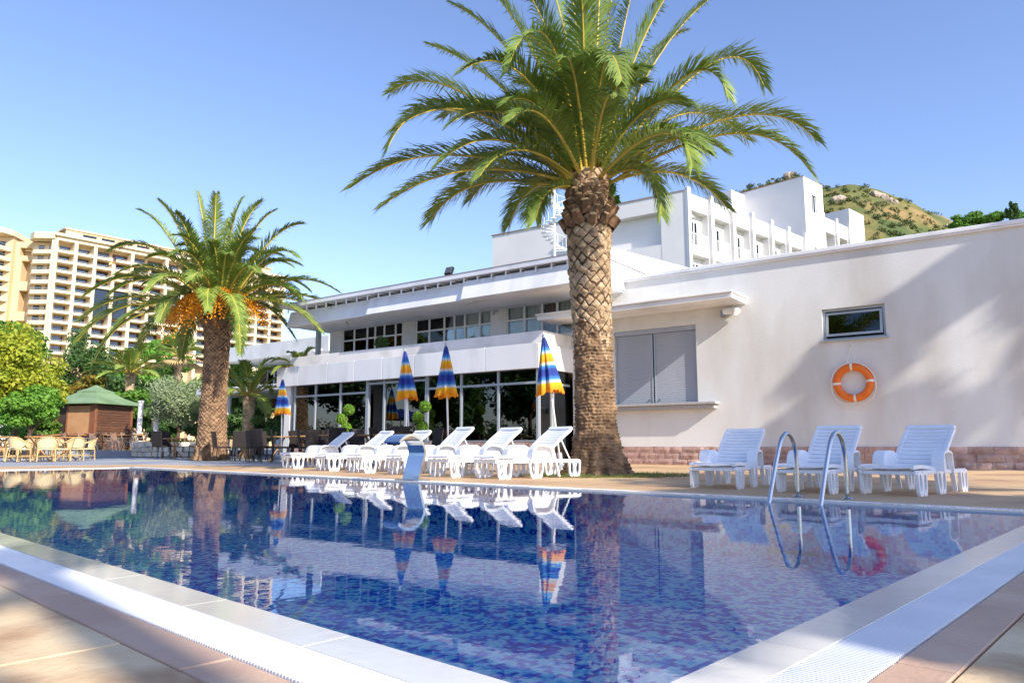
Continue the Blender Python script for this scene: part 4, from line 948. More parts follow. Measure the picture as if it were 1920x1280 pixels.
tree_at('olive_tree', 'silvery olive tree in front of the hedge beside the left palm', 'tree', 340, 750, 36, 1.65, 1.4, 17000, .16, 'leaf_olive', seed=7, aspect=3.6, crowns=34, clump=(.3, .5))
tree_at('leafy_tree', 'dense green tree between the kiosk and the olive', 'tree', 262, 762, 40, 2.2, 1.2, 9000, .2, 'leaf_green', seed=8)
tree_at('leafy_tree', 'dark tree filling the gap behind the left palm trunk', 'tree', 447, 715, 36, 1.4, 2.0, 8000, .2, 'leaf_green', seed=9)
tree_at('leafy_tree', 'shaded dark tree low behind the wicker chairs', 'tree', 120, 775, 47, 2.2, 1.4, 4200, .22, 'leaf_dark', seed=10)
tree_at('leafy_tree', 'dark hedge tree below the bushy young palm', 'tree', 215, 745, 50, 2.2, 1.5, 4200, .24, 'leaf_dark', seed=12)
tree_at('shrub', 'dark shrub under the feathery palm by the pavilion', 'shrub', 500, 805, 27, .9, .75, 3000, .12, 'leaf_dark', trunk=False, seed=13)
tree_at('shrub', 'green shrub beside the white garden wall', 'shrub', 20, 815, 33, 1.2, .5, 2500, .12, 'leaf_green', trunk=False, seed=14)
tree_at('cypress_tree', 'pair of dark cypress tips on the ridge above the bar roof', 'tree', 1897, 402, 260, 2.2, 6, 2600, .9, 'leaf_dark', seed=15, gnd=60)
tree_at('leafy_tree', 'far green treetop on the ridge beyond the bar roof', 'tree', 1835, 412, 300, 9, 5, 3000, 1.2, 'leaf_green', seed=16, gnd=60)
for i, px in enumerate((1808, 1868, 1925, 1960)): tree_at('leafy_tree', ('small far treetop where the ridge meets the bar roof', 'low far treetop between the ridge tree and cypress', 'far treetop right of the cypress on the ridge', 'last far treetop along the ridge')[i], 'tree', px, 418-4*i, 300, 7, 4, 1800, 1.2, ('leaf_green', 'leaf_dark')[i % 2], seed=116+i, gnd=60)
Rt = random.Random(31)
for i, (px, y, Z, rx, rz, lm, lab) in enumerate(((225, 790, 41, 1.6, .8, 'leaf_green', 'low green shrub right behind the kiosk'), (305, 805, 40, 1.3, .7, 'leaf_dark', 'dark shrub behind the stone planter'), (400, 800, 38, 1.5, .9, 'leaf_dark', 'dark shrub behind the fruiting palm trunk'), (60, 800, 36, 1.6, .6, 'leaf_green', 'low shrub below the broad yellow green tree'), (455, 790, 33, .9, .8, 'leaf_dark', 'dark shrub beside the standing person'))):
    tree_at('shrub', lab, 'shrub', px, y, Z, rx, rz, 5000, .17, lm, trunk=False, seed=90+i, crowns=16, clump=(.3, .5))
for i in range(10):
    px = -30+60*i+Rt.uniform(-14, 14)
    lmat = Rt.choice(['leaf_green', 'leaf_dark', 'leaf_bright', 'leaf_green'])
    tree_at('leafy_tree', {'leaf_green': 'mid green background tree in the belt below the cream high rise', 'leaf_dark': 'dark green background tree in the belt below the cream high rise', 'leaf_bright': 'bright green background tree in the belt below the cream high rise'}[lmat], 'tree', px, 752+Rt.uniform(-12, 10), 58+Rt.uniform(-3, 5), 3.2, 2.6, 6000, .34, lmat, seed=70+i, group='background tree belt', crowns=18)
# trees out of frame to the right and behind: they throw the dappled shade and show in the glass and the water
def SW(s, w): return (SUN_H.x*s+.742*w, SUN_H.y*s+.669*w, 0)
for i, (s, w, zc, r_, rz, n) in enumerate(((8, 16.55, 10.5, 1.9, 3.0, 12000), (10, 20.2, 10, 2.2, 3.2, 4200), (10, 9.1, 9.7, 2.4, 1.9, 6500), (8, 5.0, 6.2, 2.2, 1.2, 5200), (6.5, 2.65, 4.5, 1.65, .9, 5200), (7, .5, 6.6, 1.0, .5, 170), (9, 7.0, 7.7, 1.9, 1.5, 5500))):
    tree('shade_tree', ('tall airy tree shading the bar wall near its corner', 'taller airy tree farther along the bar wall', 'broad tree shading the white loungers by the wall', 'spreading tree behind the right pool end', 'low spreading tree close to the pool corner', 'thin high tree beside the low spreading one', 'dense tree between the two broad shade trees')[i], 'tree', SW(s, w), (0, 0, zc, r_, r_, rz), n, .24, 'leaf_green', 2, tr=.14, seed=30+i, crowns=(16, 13, 26, 26, 26, 10, 26)[i], clump=(.17, .29) if i < 2 else (.22, .42))
for i, (x, y, zc, r_) in enumerate(((-27, 15, 4.6, 3.4), (-31, 8, 5.2, 3.8), (-24, 3, 4.6, 3.4), (-34, 20, 5.5, 4.2), (-19, -5, 5.2, 3.6), (-40, 12, 6, 4.5), (-12, -11, 5.5, 3.8))):
    tree('garden_tree', ('round dark tree across the lawn facing the pavilion', 'large dark tree across the lawn opposite the pavilion doors', 'dark tree at the near side of the lawn', 'big dark tree at the far side of the lawn', 'dark tree behind the near pool corner', 'tallest dark tree at the back of the lawn', 'dark tree behind the camera side of the deck')[i], 'tree', (x, y, 0), (0, 0, zc, r_, r_, r_*1.05), 8000, .42, 'leaf_dark', 2, tr=.2, seed=50+i, crowns=24)
hg = thing('hedge', 'long dark clipped hedge across the lawn opposite the pavilion', 'hedge', (-26, 8, 0))
C = []; Rr_ = []
for k in range(60): C.append((-2+7*math.sin(k*.9)*.3-.30*(k-30)*.33, (k-30)*.62, .9+.5*(k % 3)*.5)); Rr_.append((.8, .7, .95))
V, F = leaf_cloud(C, Rr_, 16000, .22, np.random.default_rng(77), shell=.3); link('foliage', np_mesh('foliage', V, F, 'leaf_dark'), hg)
# topiary balls on stems
for i, (px, Z, ys) in enumerate(((647, 20.6, (768, 785, 803)), (790, 19.6, (762, 782, 800)))):
    c = D(px, 836, Z); root = thing('topiary', ('clipped ball topiary left of the glass doors', 'clipped ball topiary right of the glass doors')[i], 'plant', (c.x, c.y, 0))
    mb = MB(); mb.tube([(0, 0, .3), (.03, 0, .9), (-.02, 0, 1.5)], .025, 7); mb.tube([(.05, 0, .3), (.0, .02, .9), (.05, 0, 1.4)], .018, 6); mb.build('stem', 'bark', root)
    mb = MB(); mb.lathe([(.16, 0), (.22, .32), (.24, .34), (.24, .37), (.2, .37), (.19, .3)], 16); mb.build('pot', 'terracotta', root, smooth=False)
    for k, y in enumerate(ys):
        q = D(px+(7, -6, 2)[k], y, Z); V, F = leaf_cloud([(q.x-c.x, 0, q.z)], [(.155, .155, .155)], 900, .05, np.random.default_rng(k+9*i), shell=.12, aspect=1.4, up=.1)
        link('leaf_ball', np_mesh('leaf_ball', V, F, 'leaf_topiary'), root)
q = AV(-16.62, 16.3, 3.44); root = thing('potted_plant', 'dark leafy potted plant on the balcony parapet ledge', 'plant', AV(-16.62, 16.0, 3.0))
mb = MB(); mb.lathe([(.1, 0), (.14, .3), (.12, .3)], 12); mb.build('pot', 'terracotta', root)
V, F = leaf_cloud([(0, 0, .62)], [(.24, .24, .2)], 420, .15, np.random.default_rng(3), aspect=3); link('leaves', np_mesh('leaves', V, F, 'leaf_dark'), root)
# grass round the big palm's foot
rn = np.random.default_rng(21); n = 3000; a = rn.random(n)*2*math.pi; r = .45+rn.random(n)**1.3*.75; X = 1.28+.12+np.cos(a)*r*1.15; Y = Zb-.12+np.sin(a)*r*.85
hgt = .02+.035*rn.random(n); an = rn.random(n)*6.28; wv = .006; dx, dy = np.cos(an)*wv, np.sin(an)*wv; lx, ly = rn.normal(size=n)*.025, rn.normal(size=n)*.025
V = np.stack([np.stack([X-dx, Y-dy, 0*X-.005], 1), np.stack([X+dx, Y+dy, 0*X-.005], 1), np.stack([X+lx+dx*.2, Y+ly+dy*.2, hgt], 1), np.stack([X+lx-dx*.2, Y+ly-dy*.2, hgt], 1)], 1).reshape(-1, 3)
o = link('grass_patch', np_mesh('grass_patch', V, np.arange(4*n).reshape(-1, 4), 'grass')); o['kind'] = 'stuff'
mb = MB(); ring_ = [(1.38+1.12*math.cos(t)*(1+.06*math.sin(5*t)), Zb-.1+.86*math.sin(t)*(1+.08*math.cos(3*t))) for t in [2*math.pi*i/40 for i in range(40)]]
mb.prism(ring_, -.01, .012); kind(mb.build('soil_bed', 'hill_soil'), 'structure')
# ================================================================ sun loungers
def make_lounger(label):
    t = thing('sun_lounger', label, 'sun lounger', group='white plastic loungers round the pool')
    Wd = .28; L1 = .80
    # seat: bowed sheet with slots; foot end lower
    def sheet(x0, x1, zf, n, slots, W, th=.022):
        mb = MB(); xs = []; pitch = (x1-x0)/n
        for k in range(n):
            a, b = x0+k*pitch+(.006 if slots else 0), x0+(k+1)*pitch-(.006 if slots else 0)
            ys = [-W, -W*.5, 0, W*.5, W]
            top = [[(x, y, zf(x)-.012*(1-(y/W)**2)) for y in ys] for x in (a, b)]
            bot = [[(p[0], p[1], p[2]-th) for p in r_] for r_ in top]
            vs = top[0]+top[1]+bot[0]+bot[1]
            fs = [(i, i+1, 5+i+1, 5+i) for i in range(4)]+[(10+i, 15+i, 15+i+1, 10+i+1) for i in range(4)]+[(i, 10+i, 10+i+1, i+1) for i in range(4)]+[(5+i, 5+i+1, 15+i+1, 15+i) for i in range(4)]+[(0, 5, 15, 10), (4, 14, 19, 9)]
            fs = [q[::-1] for q in fs]; mb.add(vs, fs)
        for s in (-1, 1):     # side beams bridge the slots
            pts = [(x0+(x1-x0)*i/8, s*(W-.012), zf(x0+(x1-x0)*i/8)-th*.7) for i in range(9)]
            for p, q in zip(pts, pts[1:]): mb.add([(p[0], p[1]-.018, p[2]-.02), (p[0], p[1]+.018, p[2]-.02), (p[0], p[1]+.018, p[2]+.019), (p[0], p[1]-.018, p[2]+.019), (q[0], q[1]-.018, q[2]-.02), (q[0], q[1]+.018, q[2]-.02), (q[0], q[1]+.018, q[2]+.019), (q[0], q[1]-.018, q[2]+.019)], [(0, 1, 2, 3), (7, 6, 5, 4), (0, 4, 5, 1), (1, 5, 6, 2), (2, 6, 7, 3), (3, 7, 4, 0)])
        return mb
    zs = lambda x: .285+.035*math.cos((x-.1)*3.2)-.04*max(0, .2-x)
    sheet(0, .86, zs, 10, True, Wd).build('seat', 'plastic', t, smooth=False)
    # backrest hinged at x=.84
    bk = sheet(0, .66, lambda x: .02*math.sin(x*4.6), 10, True, Wd-.015)
    o = bk.build('backrest', 'plastic', t, loc=(.84, 0, .28), rot=(0, -rad(39), 0))
    mb = MB(); mb.bbox(.66, .715, -Wd+.01, Wd-.01, -.03, .02, .012); mb.build('head_rail', 'plastic', o)
    for s in (-1, 1):
        # prop behind the backrest
        mb = MB(); mb.tube([(1.22, s*.2, .56), (1.40, s*.2, .24)], .013, 6); mb.build('prop', 'plastic', t)
        # side rail
        mb = MB(); mb.bbox(.02, 1.5, s*Wd-.018 if s > 0 else s*Wd-.018, s*Wd+.018, .215, .262, .008); mb.build('side_rail', 'plastic', t)
        # armrest: wide moulded band rising from the front leg, over, and down to the ground behind
        path = [(.575, .25, .13), (.58, .33, .13), (.60, .405, .125), (.64, .452, .12), (.70, .468, .115), (.80, .470, .11), (.90, .462, .10), (.965, .435, .085), (1.01, .37, .065), (1.06, .22, .05), (1.12, .02, .045)]
        A = []; Bq = []; C2 = []; D2 = []
        for i, (x, z, w) in enumerate(path):
            p0, p1 = path[max(i-1, 0)], path[min(i+1, len(path)-1)]; tx, tz = p1[0]-p0[0], p1[1]-p0[1]; l_ = math.hypot(tx, tz); nx_, nz_ = -tz/l_, tx/l_
            yc = s*(Wd+.035-(.13-w)*.2); y0, y1 = yc-w/2, yc+w/2
            A.append((x, y0, z)); Bq.append((x, y1, z)); C2.append((x-nx_*.024, y1, z-nz_*.024)); D2.append((x-nx_*.024, y0, z-nz_*.024))
        mb = MB(); mb.strip(A, Bq); mb.strip(Bq, C2); mb.strip(C2, D2); mb.strip(D2, A); mb.add([A[-1], Bq[-1], C2[-1], D2[-1]], [(0, 1, 2, 3)]); mb.add([A[0], Bq[0], C2[0], D2[0]], [(3, 2, 1, 0)]); mb.build('armrest', 'plastic', t, smooth=False)
        # cheek below the armrest, closing the seat side
        yi = s*(Wd-.022); top_ = [(x, z-.012) for x, z, w in path[1:9]]; lo_ = [(x, .262) for x, z in top_]
        mb = MB(); [mb.strip([(p[0], yi+d_, p[1]) for p in lo_], [(p[0], yi+d_, p[1]) for p in top_]) for d_ in (-.009, .009)]; mb.strip([(p[0], yi-.009, p[1]) for p in top_], [(p[0], yi+.009, p[1]) for p in top_]); mb.strip([(top_[0][0], yi-.009, .262), (top_[0][0], yi-.009, top_[0][1])], [(top_[0][0], yi+.009, .262), (top_[0][0], yi+.009, top_[0][1])]); mb.build('side_cheek', 'plastic', t)
        # legs: tapered moulded panels, each with two oval openings
        def leg(xa, xb, sp, top):
            mb = MB(); y = s*(Wd+.01); th = .034; cm = (xa+xb)/2; K = 20
            for u0, u1, v0, v1 in ((xa, cm, xa+sp, cm), (cm, xb, cm, xb-sp)):
                out = []; inn = []
                for k in range(K):
                    a = 2*math.pi*k/K+.0001; ca, sa = math.cos(a), math.sin(a); m_ = max(abs(ca), abs(sa)); X_, Z_ = ca/m_, sa/m_
                    def at(X_, Z_):
                        f = (Z_+1)/2; l0 = v0+(u0-v0)*f; l1 = v1+(u1-v1)*f; return ((l0+l1)/2+(l1-l0)/2*X_, top*f)
                    out.append(at(X_, Z_)); inn.append(at(ca*.60, .02+sa*.74))
                n_ = K
                for yy, fl in ((y-th/2, 1), (y+th/2, -1)):
                    vs = [(p[0], yy, p[1]) for p in out]+[(p[0], yy, p[1]) for p in inn]; fs = [(k, (k+1) % n_, n_+(k+1) % n_, n_+k) for k in range(n_)]
                    mb.add(vs, [q[::fl] for q in fs])
                for ring_ in (out, inn):
                    vs = [(p[0], y-th/2, p[1]) for p in ring_]+[(p[0], y+th/2, p[1]) for p in ring_]; mb.add(vs, [(k, (k+1) % n_, n_+(k+1) % n_, n_+k) for k in range(n_)])
            mb.build('leg', 'plastic', t, smooth=False)
        leg(.04, .30, .03, .255); leg(.56, .86, .06, .27); leg(1.28, 1.52, .03, .25)
    for x in (.05, .62, 1.48): mb = MB(); mb.bbox(x-.015, x+.015, -Wd+.019, Wd-.019, .215, .255, .006); mb.build('cross_bar', 'plastic', t)
    return t
# base points: the armrest leg on the pool's right-hand side of each lounger (local .81, -.28)
LG = [(7.18, 8.11, 'first of the long row, against the thick palm trunk'), (8.12, 8.05, 'second from the thick palm trunk'), (9.36, 8.22, 'third from the thick palm trunk, behind the steel spout'), (10.59, 8.31, 'fourth from the thick palm trunk'), (12.0, 8.52, 'fifth from the thick palm trunk'), (13.75, 8.8, 'last of the long row, farthest from the thick palm trunk')]
RG = [(3.72, 8.05, 'nearest the palm of the three by the white wall', 4), (2.64, 7.92, 'middle of the three by the white wall', -3), (1.86, 8.13, 'last of three by the white wall, past the life ring', -10)]
first = None; kd = None
QA = math.atan2(QX.y, QX.x)
for p, q, lab, da in [(a-e, b, c, d) for (a, b, c), d, e in zip(LG, (-2, 1, -1, 2, 0, 1), (.25, .27, .28, .3, .35, .4))]+RG:
    ang = QA+rad(da)+ (rad(4) if p < 5 else rad(-11)); sc = 1.0 if p > 5 else .87
    off = Vector((.81*math.cos(ang)+.28*math.sin(ang), .81*math.sin(ang)-.28*math.cos(ang), 0))*sc
    loc = PQ(p, q)-off; label = 'white plastic sun lounger, '+lab
    if first is None: first = make_lounger(label); kd = kids_of(first); first.location = loc; first.rotation_euler = (0, 0, ang); first.scale = (sc,)*3
    else:
        r_ = dup(first, kd, loc, ang, label, sc)
        for c_ in children(r_):
            if c_.name.startswith('backrest'): c_.rotation_euler.y = -rad(39+((p*37) % 7)-3)

# ================================================================ closed parasols
def parasol(label, Z, pbase, ptop, scale, seed):
    b = D(*pbase, Z); b.z = 0; top = D(*ptop, Z); t = thing('parasol', label, 'parasol', b, group='closed striped parasols'); rr = random.Random(seed)
    tilt = Vector((top.x-b.x, 0, top.z)); H = tilt.length; ang = math.atan2(tilt.x, tilt.z)
    k = H/2.45; t.scale = (k,)*3; t.rotation_euler = (0, ang, rr.random()*0)
    mb = MB(); mb.tube([(0, 0, 0), (0, 0, 2.42)], .019, 10); mb.build('pole', 'frame_white', t, smooth=True)
    mb = MB(); mb.lathe([(.22, 0), (.22, .05), (.05, .09), (.05, .3), (.028, .3)], 16); mb.build('base', 'granite', t)
    n = 16; rows = 15; nt_ = 96; V = []
    ph = [rr.uniform(0, 6.28) for _ in range(4)]
    for j in range(rows+1):
        f = j/rows; z = 2.42-1.0*f; r0 = .022+.185*f**.85
        for i in range(nt_):
            th = 2*math.pi*i/nt_; pl_ = math.cos(n/2*th+.4*math.sin(th+ph[0])+.5*f); r = r0*(1+(.16+.16*f)*pl_*(.7+.5*math.sin(2*th+ph[3]))+.09*math.sin(3*th+ph[1]+3*f)*f)
            zz = z-(.035*max(0, pl_)+.03*math.sin(2*th+ph[2]))*f**3
            V.append((r*math.cos(th), r*math.sin(th), zz))
    F = [(j*nt_+i, (j+1)*nt_+i, (j+1)*nt_+(i+1) % nt_, j*nt_+(i+1) % nt_) for j in range(rows) for i in range(nt_)]
    mb = MB(); mb.add(V, F); mb.build('canopy', 'umbrella_canvas', t, smooth=True)
    mb = MB(); V2 = []
    for j in range(4):
        f = j/3
        for i in range(nt_):
            th = 2*math.pi*i/nt_; pl_ = math.cos(n/2*th+.4*math.sin(th+ph[0])+.5); r = (.209+.012*f)*(1+.26*pl_*(.7+.5*math.sin(2*th+ph[3]))+.09*math.sin(3*th+ph[1]+3)+.06*f*math.sin(9*th)); V2.append((r*math.cos(th), r*math.sin(th), 1.46-.065*f-(.035*max(0, pl_)+.03*math.sin(2*th+ph[2]))*.8+.012*math.sin(17*th)*f))
    mb.add(V2, [(j*nt_+i, (j+1)*nt_+i, (j+1)*nt_+(i+1) % nt_, j*nt_+(i+1) % nt_) for j in range(3) for i in range(nt_)]); mb.build('valance', 'umbrella_canvas', t, smooth=True)
    mb = MB(); mb.lathe([(.024, 2.40), (.03, 2.42), (.026, 2.46), (.008, 2.48)], 12); mb.build('finial', 'frame_grey', t)
parasol('closed blue and yellow parasol among dark chairs beside the left palm', 21.5, (528, 836), (530, 709), 1, 1)
parasol('closed blue and yellow parasol in front of the glass doors', 17.6, (770, 836), (759, 655), 1, 2)
parasol('closed blue and yellow parasol with flipped hem, right of the glass doors', 16.4, (842, 836), (836, 645), 1, 3)
parasol('closed blue and yellow parasol leaning beside the thick palm trunk', 14.6, (1052, 836), (1019, 629), 1, 4)

# ================================================================ steel spout and ladder
sp = thing('water_spout', 'polished steel curved water spout on the pool edge', 'fountain', PQ(7.77, QF+.22), QA)   # local x = away from pool
A = []; Bq = []; C_ = []
N_ = 22
for i in range(N_+1):
    u = i/N_
    if u < .3: x, z = .02+.10*(u/.3)**1.2, .34*(u/.3)
    else:
        a = rad(8)+(u-.3)/.7*rad(142); x = .12-.26+.26*math.cos(a-.14)-.0; z = .34+.27*math.sin(a-.14)
    A.append((x, -.165, z)); Bq.append((x, .165, z))
mb = MB(); mb.strip(A, Bq); off = [(Vector(a)+Vector((0, 0, 0))) for a in A]
def inner(P):
    out = []
    for i, p in enumerate(P):
        t = Vector(P[min(i+1, len(P)-1)])-Vector(P[max(i-1, 0)]); nn = Vector((-t.z, 0, t.x)).normalized(); out.append(Vector(p)+nn*.035)
    return out
A2, B2 = inner(A), inner(Bq); mb.strip(B2, A2); mb.strip(A, A2); mb.strip(B2, Bq); mb.add([A[-1], Bq[-1], B2[-1], A2[-1]], [(0, 1, 2, 3)])
mb.build('spout_sheet', 'steel', sp, smooth=False)
mb = MB(); mb.bbox(-.12, .16, -.2, .2, 0, .012, .004); mb.build('base_plate', 'steel_dark', sp)
ld = thing('pool_ladder', 'stainless pool ladder with two looped handrails', 'ladder', PQ(2.455, QF+.4), QA)
for s in (-1, 1):
    pts = [(0, 0)]; pts = [(.02, 0.), (.015, .30), (0, .42), (-.04, .50), (-.11, .55), (-.19, .56), (-.27, .52), (-.34, .44), (-.46, .24), (-.60, -.02), (-.645, -.1), (-.65, -.2), (-.65, -.44)]
    P = [(x, s*.21, z) for x, z in pts]; Q = []
    for i in range(len(P)-1):
        for k in range(4):
            t = k/4; p0 = Vector(P[max(i-1, 0)]); p1 = Vector(P[i]); p2 = Vector(P[i+1]); p3 = Vector(P[min(i+2, len(P)-1)])
            Q.append(.5*((2*p1)+(p2-p0)*t+(2*p0-5*p1+4*p2-p3)*t*t+(3*p1-p0-3*p2+p3)*t**3))
    Q.append(Vector(P[-1])); mb = MB(); mb.tube(Q, .0185, 12); mb.build('handrail', 'steel', ld, smooth=True)
    mb = MB(); mb.lathe([(.05, 0), (.05, .008), (.03, .02), (.025, .02)], 14, c=(.02, s*.21, 0)); mb.build('flange', 'steel', ld, smooth=False)
for z in (-.18, -.38):
    mb = MB(); mb.bbox(-.70, -.62, -.2, .2, z-.015, z+.01, .004); mb.build('tread', 'steel_dark', ld)

# ================================================================ cafe furniture
def chair_dark(label):
    t = thing('wicker_chair', label, 'chair', group='dark wicker chairs of the cafe')
    mb = MB(); mb.bbox(-.23, .23, -.22, .23, .40, .455, .015); mb.build('seat', 'dark_wicker', t)
    mb = MB(); M = Matrix.Translation((0, .22, .42)) @ Matrix.Rotation(rad(-9), 4, 'X'); mb.bbox(-.22, .22, -.015, .02, .0, .52, .012, M=M); mb.build('backrest', 'dark_wicker', t)
    for x in (-.2, .2):
        for y, dy in ((-.19, -.03), (.2, .06)): mb = MB(); mb.tube([(x, y, .42), (x*1.05, y+dy, 0)], .014, 6); mb.build('leg', 'black', t)
    return t
def chair_rattan(label):
    t = thing('rattan_armchair', label, 'chair', group='pale rattan armchairs at the pool corner')
    mb = MB(); mb.bbox(-.22, .22, -.22, .2, .36, .40, .012); mb.build('seat', 'rattan_seat', t)
    A = []; Bq = []
    for i in range(13):
        a = rad(-20+220*i/12); A.append((.25*math.cos(a), .05+.2*math.sin(a), .42)); Bq.append((.29*math.cos(a), .07+.24*math.sin(a), .60+.16*max(0, math.sin(a))**1.5))
    mb = MB(); mb.strip(A[2:11], [(x, y, z-.03) for x, y, z in Bq[2:11]]); mb.build('backrest', 'rattan_seat', t, smooth=True)
    mb = MB(); mb.tube([(-.27, -.22, .1)]+Bq[::-1][0:0]+[(-.27, -.2, .55)]+Bq[::-1]+[(.27, -.2, .55), (.27, -.22, .1)], .017, 6); mb.build('arm_rail', 'rattan', t, smooth=True)
    for x in (-.23, .23):
        for y in (-.2, .19): mb = MB(); mb.tube([(x, y, .42), (x*1.08, y*1.15, 0)], .018, 6); mb.build('leg', 'rattan', t)
    mb = MB(); mb.tube([(-.24, -.22, .15), (.24, .2, .15)], .011, 5); mb.tube([(.24, -.22, .17), (-.24, .2, .17)], .011, 5); mb.build('stretcher', 'rattan', t)
    return t
def chair_metal(label):
    t = thing('metal_chair', label, 'chair', group='metal mesh chairs in front of the kiosk')
    mb = MB(); mb.bbox(-.21, .21, -.2, .2, .41, .435, .008); mb.build('seat', 'mesh_brown', t)
    mb = MB(); M = Matrix.Translation((0, .2, .45)) @ Matrix.Rotation(rad(-14), 4, 'X'); mb.bbox(-.2, .2, -.008, .008, .05, .42, .006, M=M); mb.build('backrest', 'mesh_brown', t)
    for s in (-1, 1):
        mb = MB(); mb.tube([(s*.22, -.24, 0), (s*.22, -.16, .42), (s*.22, .2, .46), (s*.21, .31, .9)], .013, 6); mb.tube([(s*.22, .28, 0), (s*.22, .12, .42)], .013, 6); mb.tube([(s*.22, -.2, .22), (s*.22, -.16, .62), (s*.22, .22, .62)], .012, 6); mb.build('side_frame', 'metal_chair', t)
    return t
def table(label, cat='table', dark=False, r=.42):
    t = thing('cafe_table', label, cat, group='wooden cafe tables')
    mb = MB(); mb.lathe([(r-.02, .70), (r, .71), (r, .735), (r-.015, .745)], 24); mb.build('tabletop', 'wood', t)
    for k in range(4):
        a = rad(45+90*k); mb = MB(); mb.tube([(-.28*math.cos(a), -.28*math.sin(a), .70), (.0, .0, .36), (.30*math.cos(a), .30*math.sin(a), 0)], .02, 6); mb.build('leg', 'wood', t)
    return t
protos = {}
def place(kind_, make, label, x, y, rz, sc=1., z=0.):
    if kind_ not in protos:
        o = make(label); protos[kind_] = (o, kids_of(o)); o.location = (x, y, z); o.rotation_euler = (0, 0, rz); o.scale = (sc,)*3; return o
    o, k = protos[kind_]; return dup(o, k, (x, y, z), rz, label, sc)
Rn = random.Random(9)
def group_at(px, Z, tl, cl, mk, kn, n=4, a0=.3, sc=1., rad_=.62, z=0., tsc=1.):
    c = D(px, 836, Z); place('table', table, tl, c.x, c.y, Rn.random()*3, tsc, z)
    for k in range(n):
        a = a0+2*math.pi*k/n; place(kn, mk, cl, c.x+rad_*math.cos(a), c.y+rad_*math.sin(a), a-math.pi/2+Rn.uniform(-.15, .15), sc, z)
dl = 'dark wicker chair at a wooden table between the pavilion and left palm'
tl_ = 'round wooden table ringed by dark wicker chairs'
group_at(328, 27.5, 'round wooden table left of the fruiting palm trunk', 'dark wicker chair at the table left of the fruiting palm', chair_dark, 'dark', 3, 2.4, 1.05, .7)
for px, Z, n, a0, wh in ((458, 23.6, 4, .2, 'right of the fruiting palm trunk'), (520, 22.4, 4, .9, 'under the parasol near the fruiting palm'), (572, 21.2, 4, .5, 'before the left glass panes'), (603, 22.7, 4, .1, 'close against the left glass panes'), (628, 19.4, 4, .3, 'in front of the left topiary'), (700, 19.0, 4, .7, 'in front of the glass doors'), (760, 18.3, 3, .6, 'behind the third and fourth long-row loungers')):
    group_at(px, Z, 'round wooden cafe table '+wh, 'dark wicker chair at the table '+wh, chair_dark, 'dark', n, a0, .97, .66)
c = G(490, 866); place('dark', chair_dark, 'dark wicker chair standing apart, back turned to the pool', c.x, c.y, rad(160), 1.0)
rl_ = 'pale rattan armchair grouped at the pool corner'; rt_ = 'round wooden table among pale rattan armchairs'
group_at(75, 22.6, rt_, rl_, chair_rattan, 'rat', 5, .5, .95, .62)
group_at(5, 23.2, rt_, rl_, chair_rattan, 'rat', 4, .2, .95, .62)
group_at(125, 24.0, rt_, rl_, chair_rattan, 'rat', 4, .9, .95, .6)
ml_ = 'metal frame chair with brown mesh by the kiosk'
for i, px in enumerate((48, 62, 84, 118, 128, 160, 170, 181, 206, 214, 221, 240, 262, 271)):
    c = D(px, 836, 34.6+(.5 if i % 2 else 0)+.3*math.sin(i)); place('met', chair_metal, ml_, c.x, c.y, rad(95 if i % 3 else -80)+Rn.uniform(-.2, .2), .93, .24)
for i, px in enumerate((70, 105, 143, 193, 232, 253)):
    c = D(px, 836, 35.0); place('table', table, 'round wooden table among metal mesh chairs by the kiosk', c.x, c.y, 0, 1.0, .24)

# ================================================================ kiosk
kc = D(172, 836, 37); kz = .24
ks = thing('kiosk', 'wooden garden kiosk with green two tier roof and tan blind', 'kiosk', (kc.x, kc.y, kz), rad(76))
h = 1.16; H = 2.25
for x in (-h, h):
    for y in (-h, h): mb = MB(); mb.bbox(x-.07, x+.07, y-.07, y+.07, 0, H, .01); mb.build('post', 'kiosk_post', ks)
n = 17
for k in range(n):          # plank wall on the face to the right (local +x side faces right/front after rotation)
    z0 = .05+k*(H-.1)/n; z1 = z0+(H-.1)/n-.012
    mb = MB(); mb.bbox(-h+.071, h-.071, -h-.03, -h+.02, z0, z1, .008); mb.build('plank', 'kiosk_wood', ks)
for k in range(n):
    z0 = .05+k*(H-.1)/n; z1 = z0+(H-.1)/n-.012
    mb = MB(); mb.bbox(h-.02, h+.03, -h+.071, h-.071, z0, z1, .008); mb.build('plank', 'kiosk_wood', ks)
mb = MB(); mb.box(-h-.02, -h+.02, -h+.071, h-.071, .02, .8); mb.build('lower_panel', 'kiosk_dark', ks)
mb = MB(); mb.box(-h-.01, -h+.01, -h+.3, h-.75, .8, H-.1); mb.build('blind', 'kiosk_blind', ks)
mb = MB(); mb.bbox(-h-.04, -h+.03, h-.74, h-.66, .8, H-.05, .008); mb.bbox(-h-.04, -h+.03, -h+.08, -h+.29, .8, H-.05, .008); mb.bbox(-h-.05, -h+.03, -h+.08, h-.08, .76, .82, .008); mb.build('window_frame', 'kiosk_post', ks)
mb = MB(); mb.box(-h+.05, -h+.06, h-.65, h-.08, .8, H-.05); mb.build('dark_panel', 'kiosk_dark', ks)
mb = MB(); mb.box(-h, h, h-.02, h+.02, .02, H); mb.build('back_wall', 'kiosk_dark', ks)
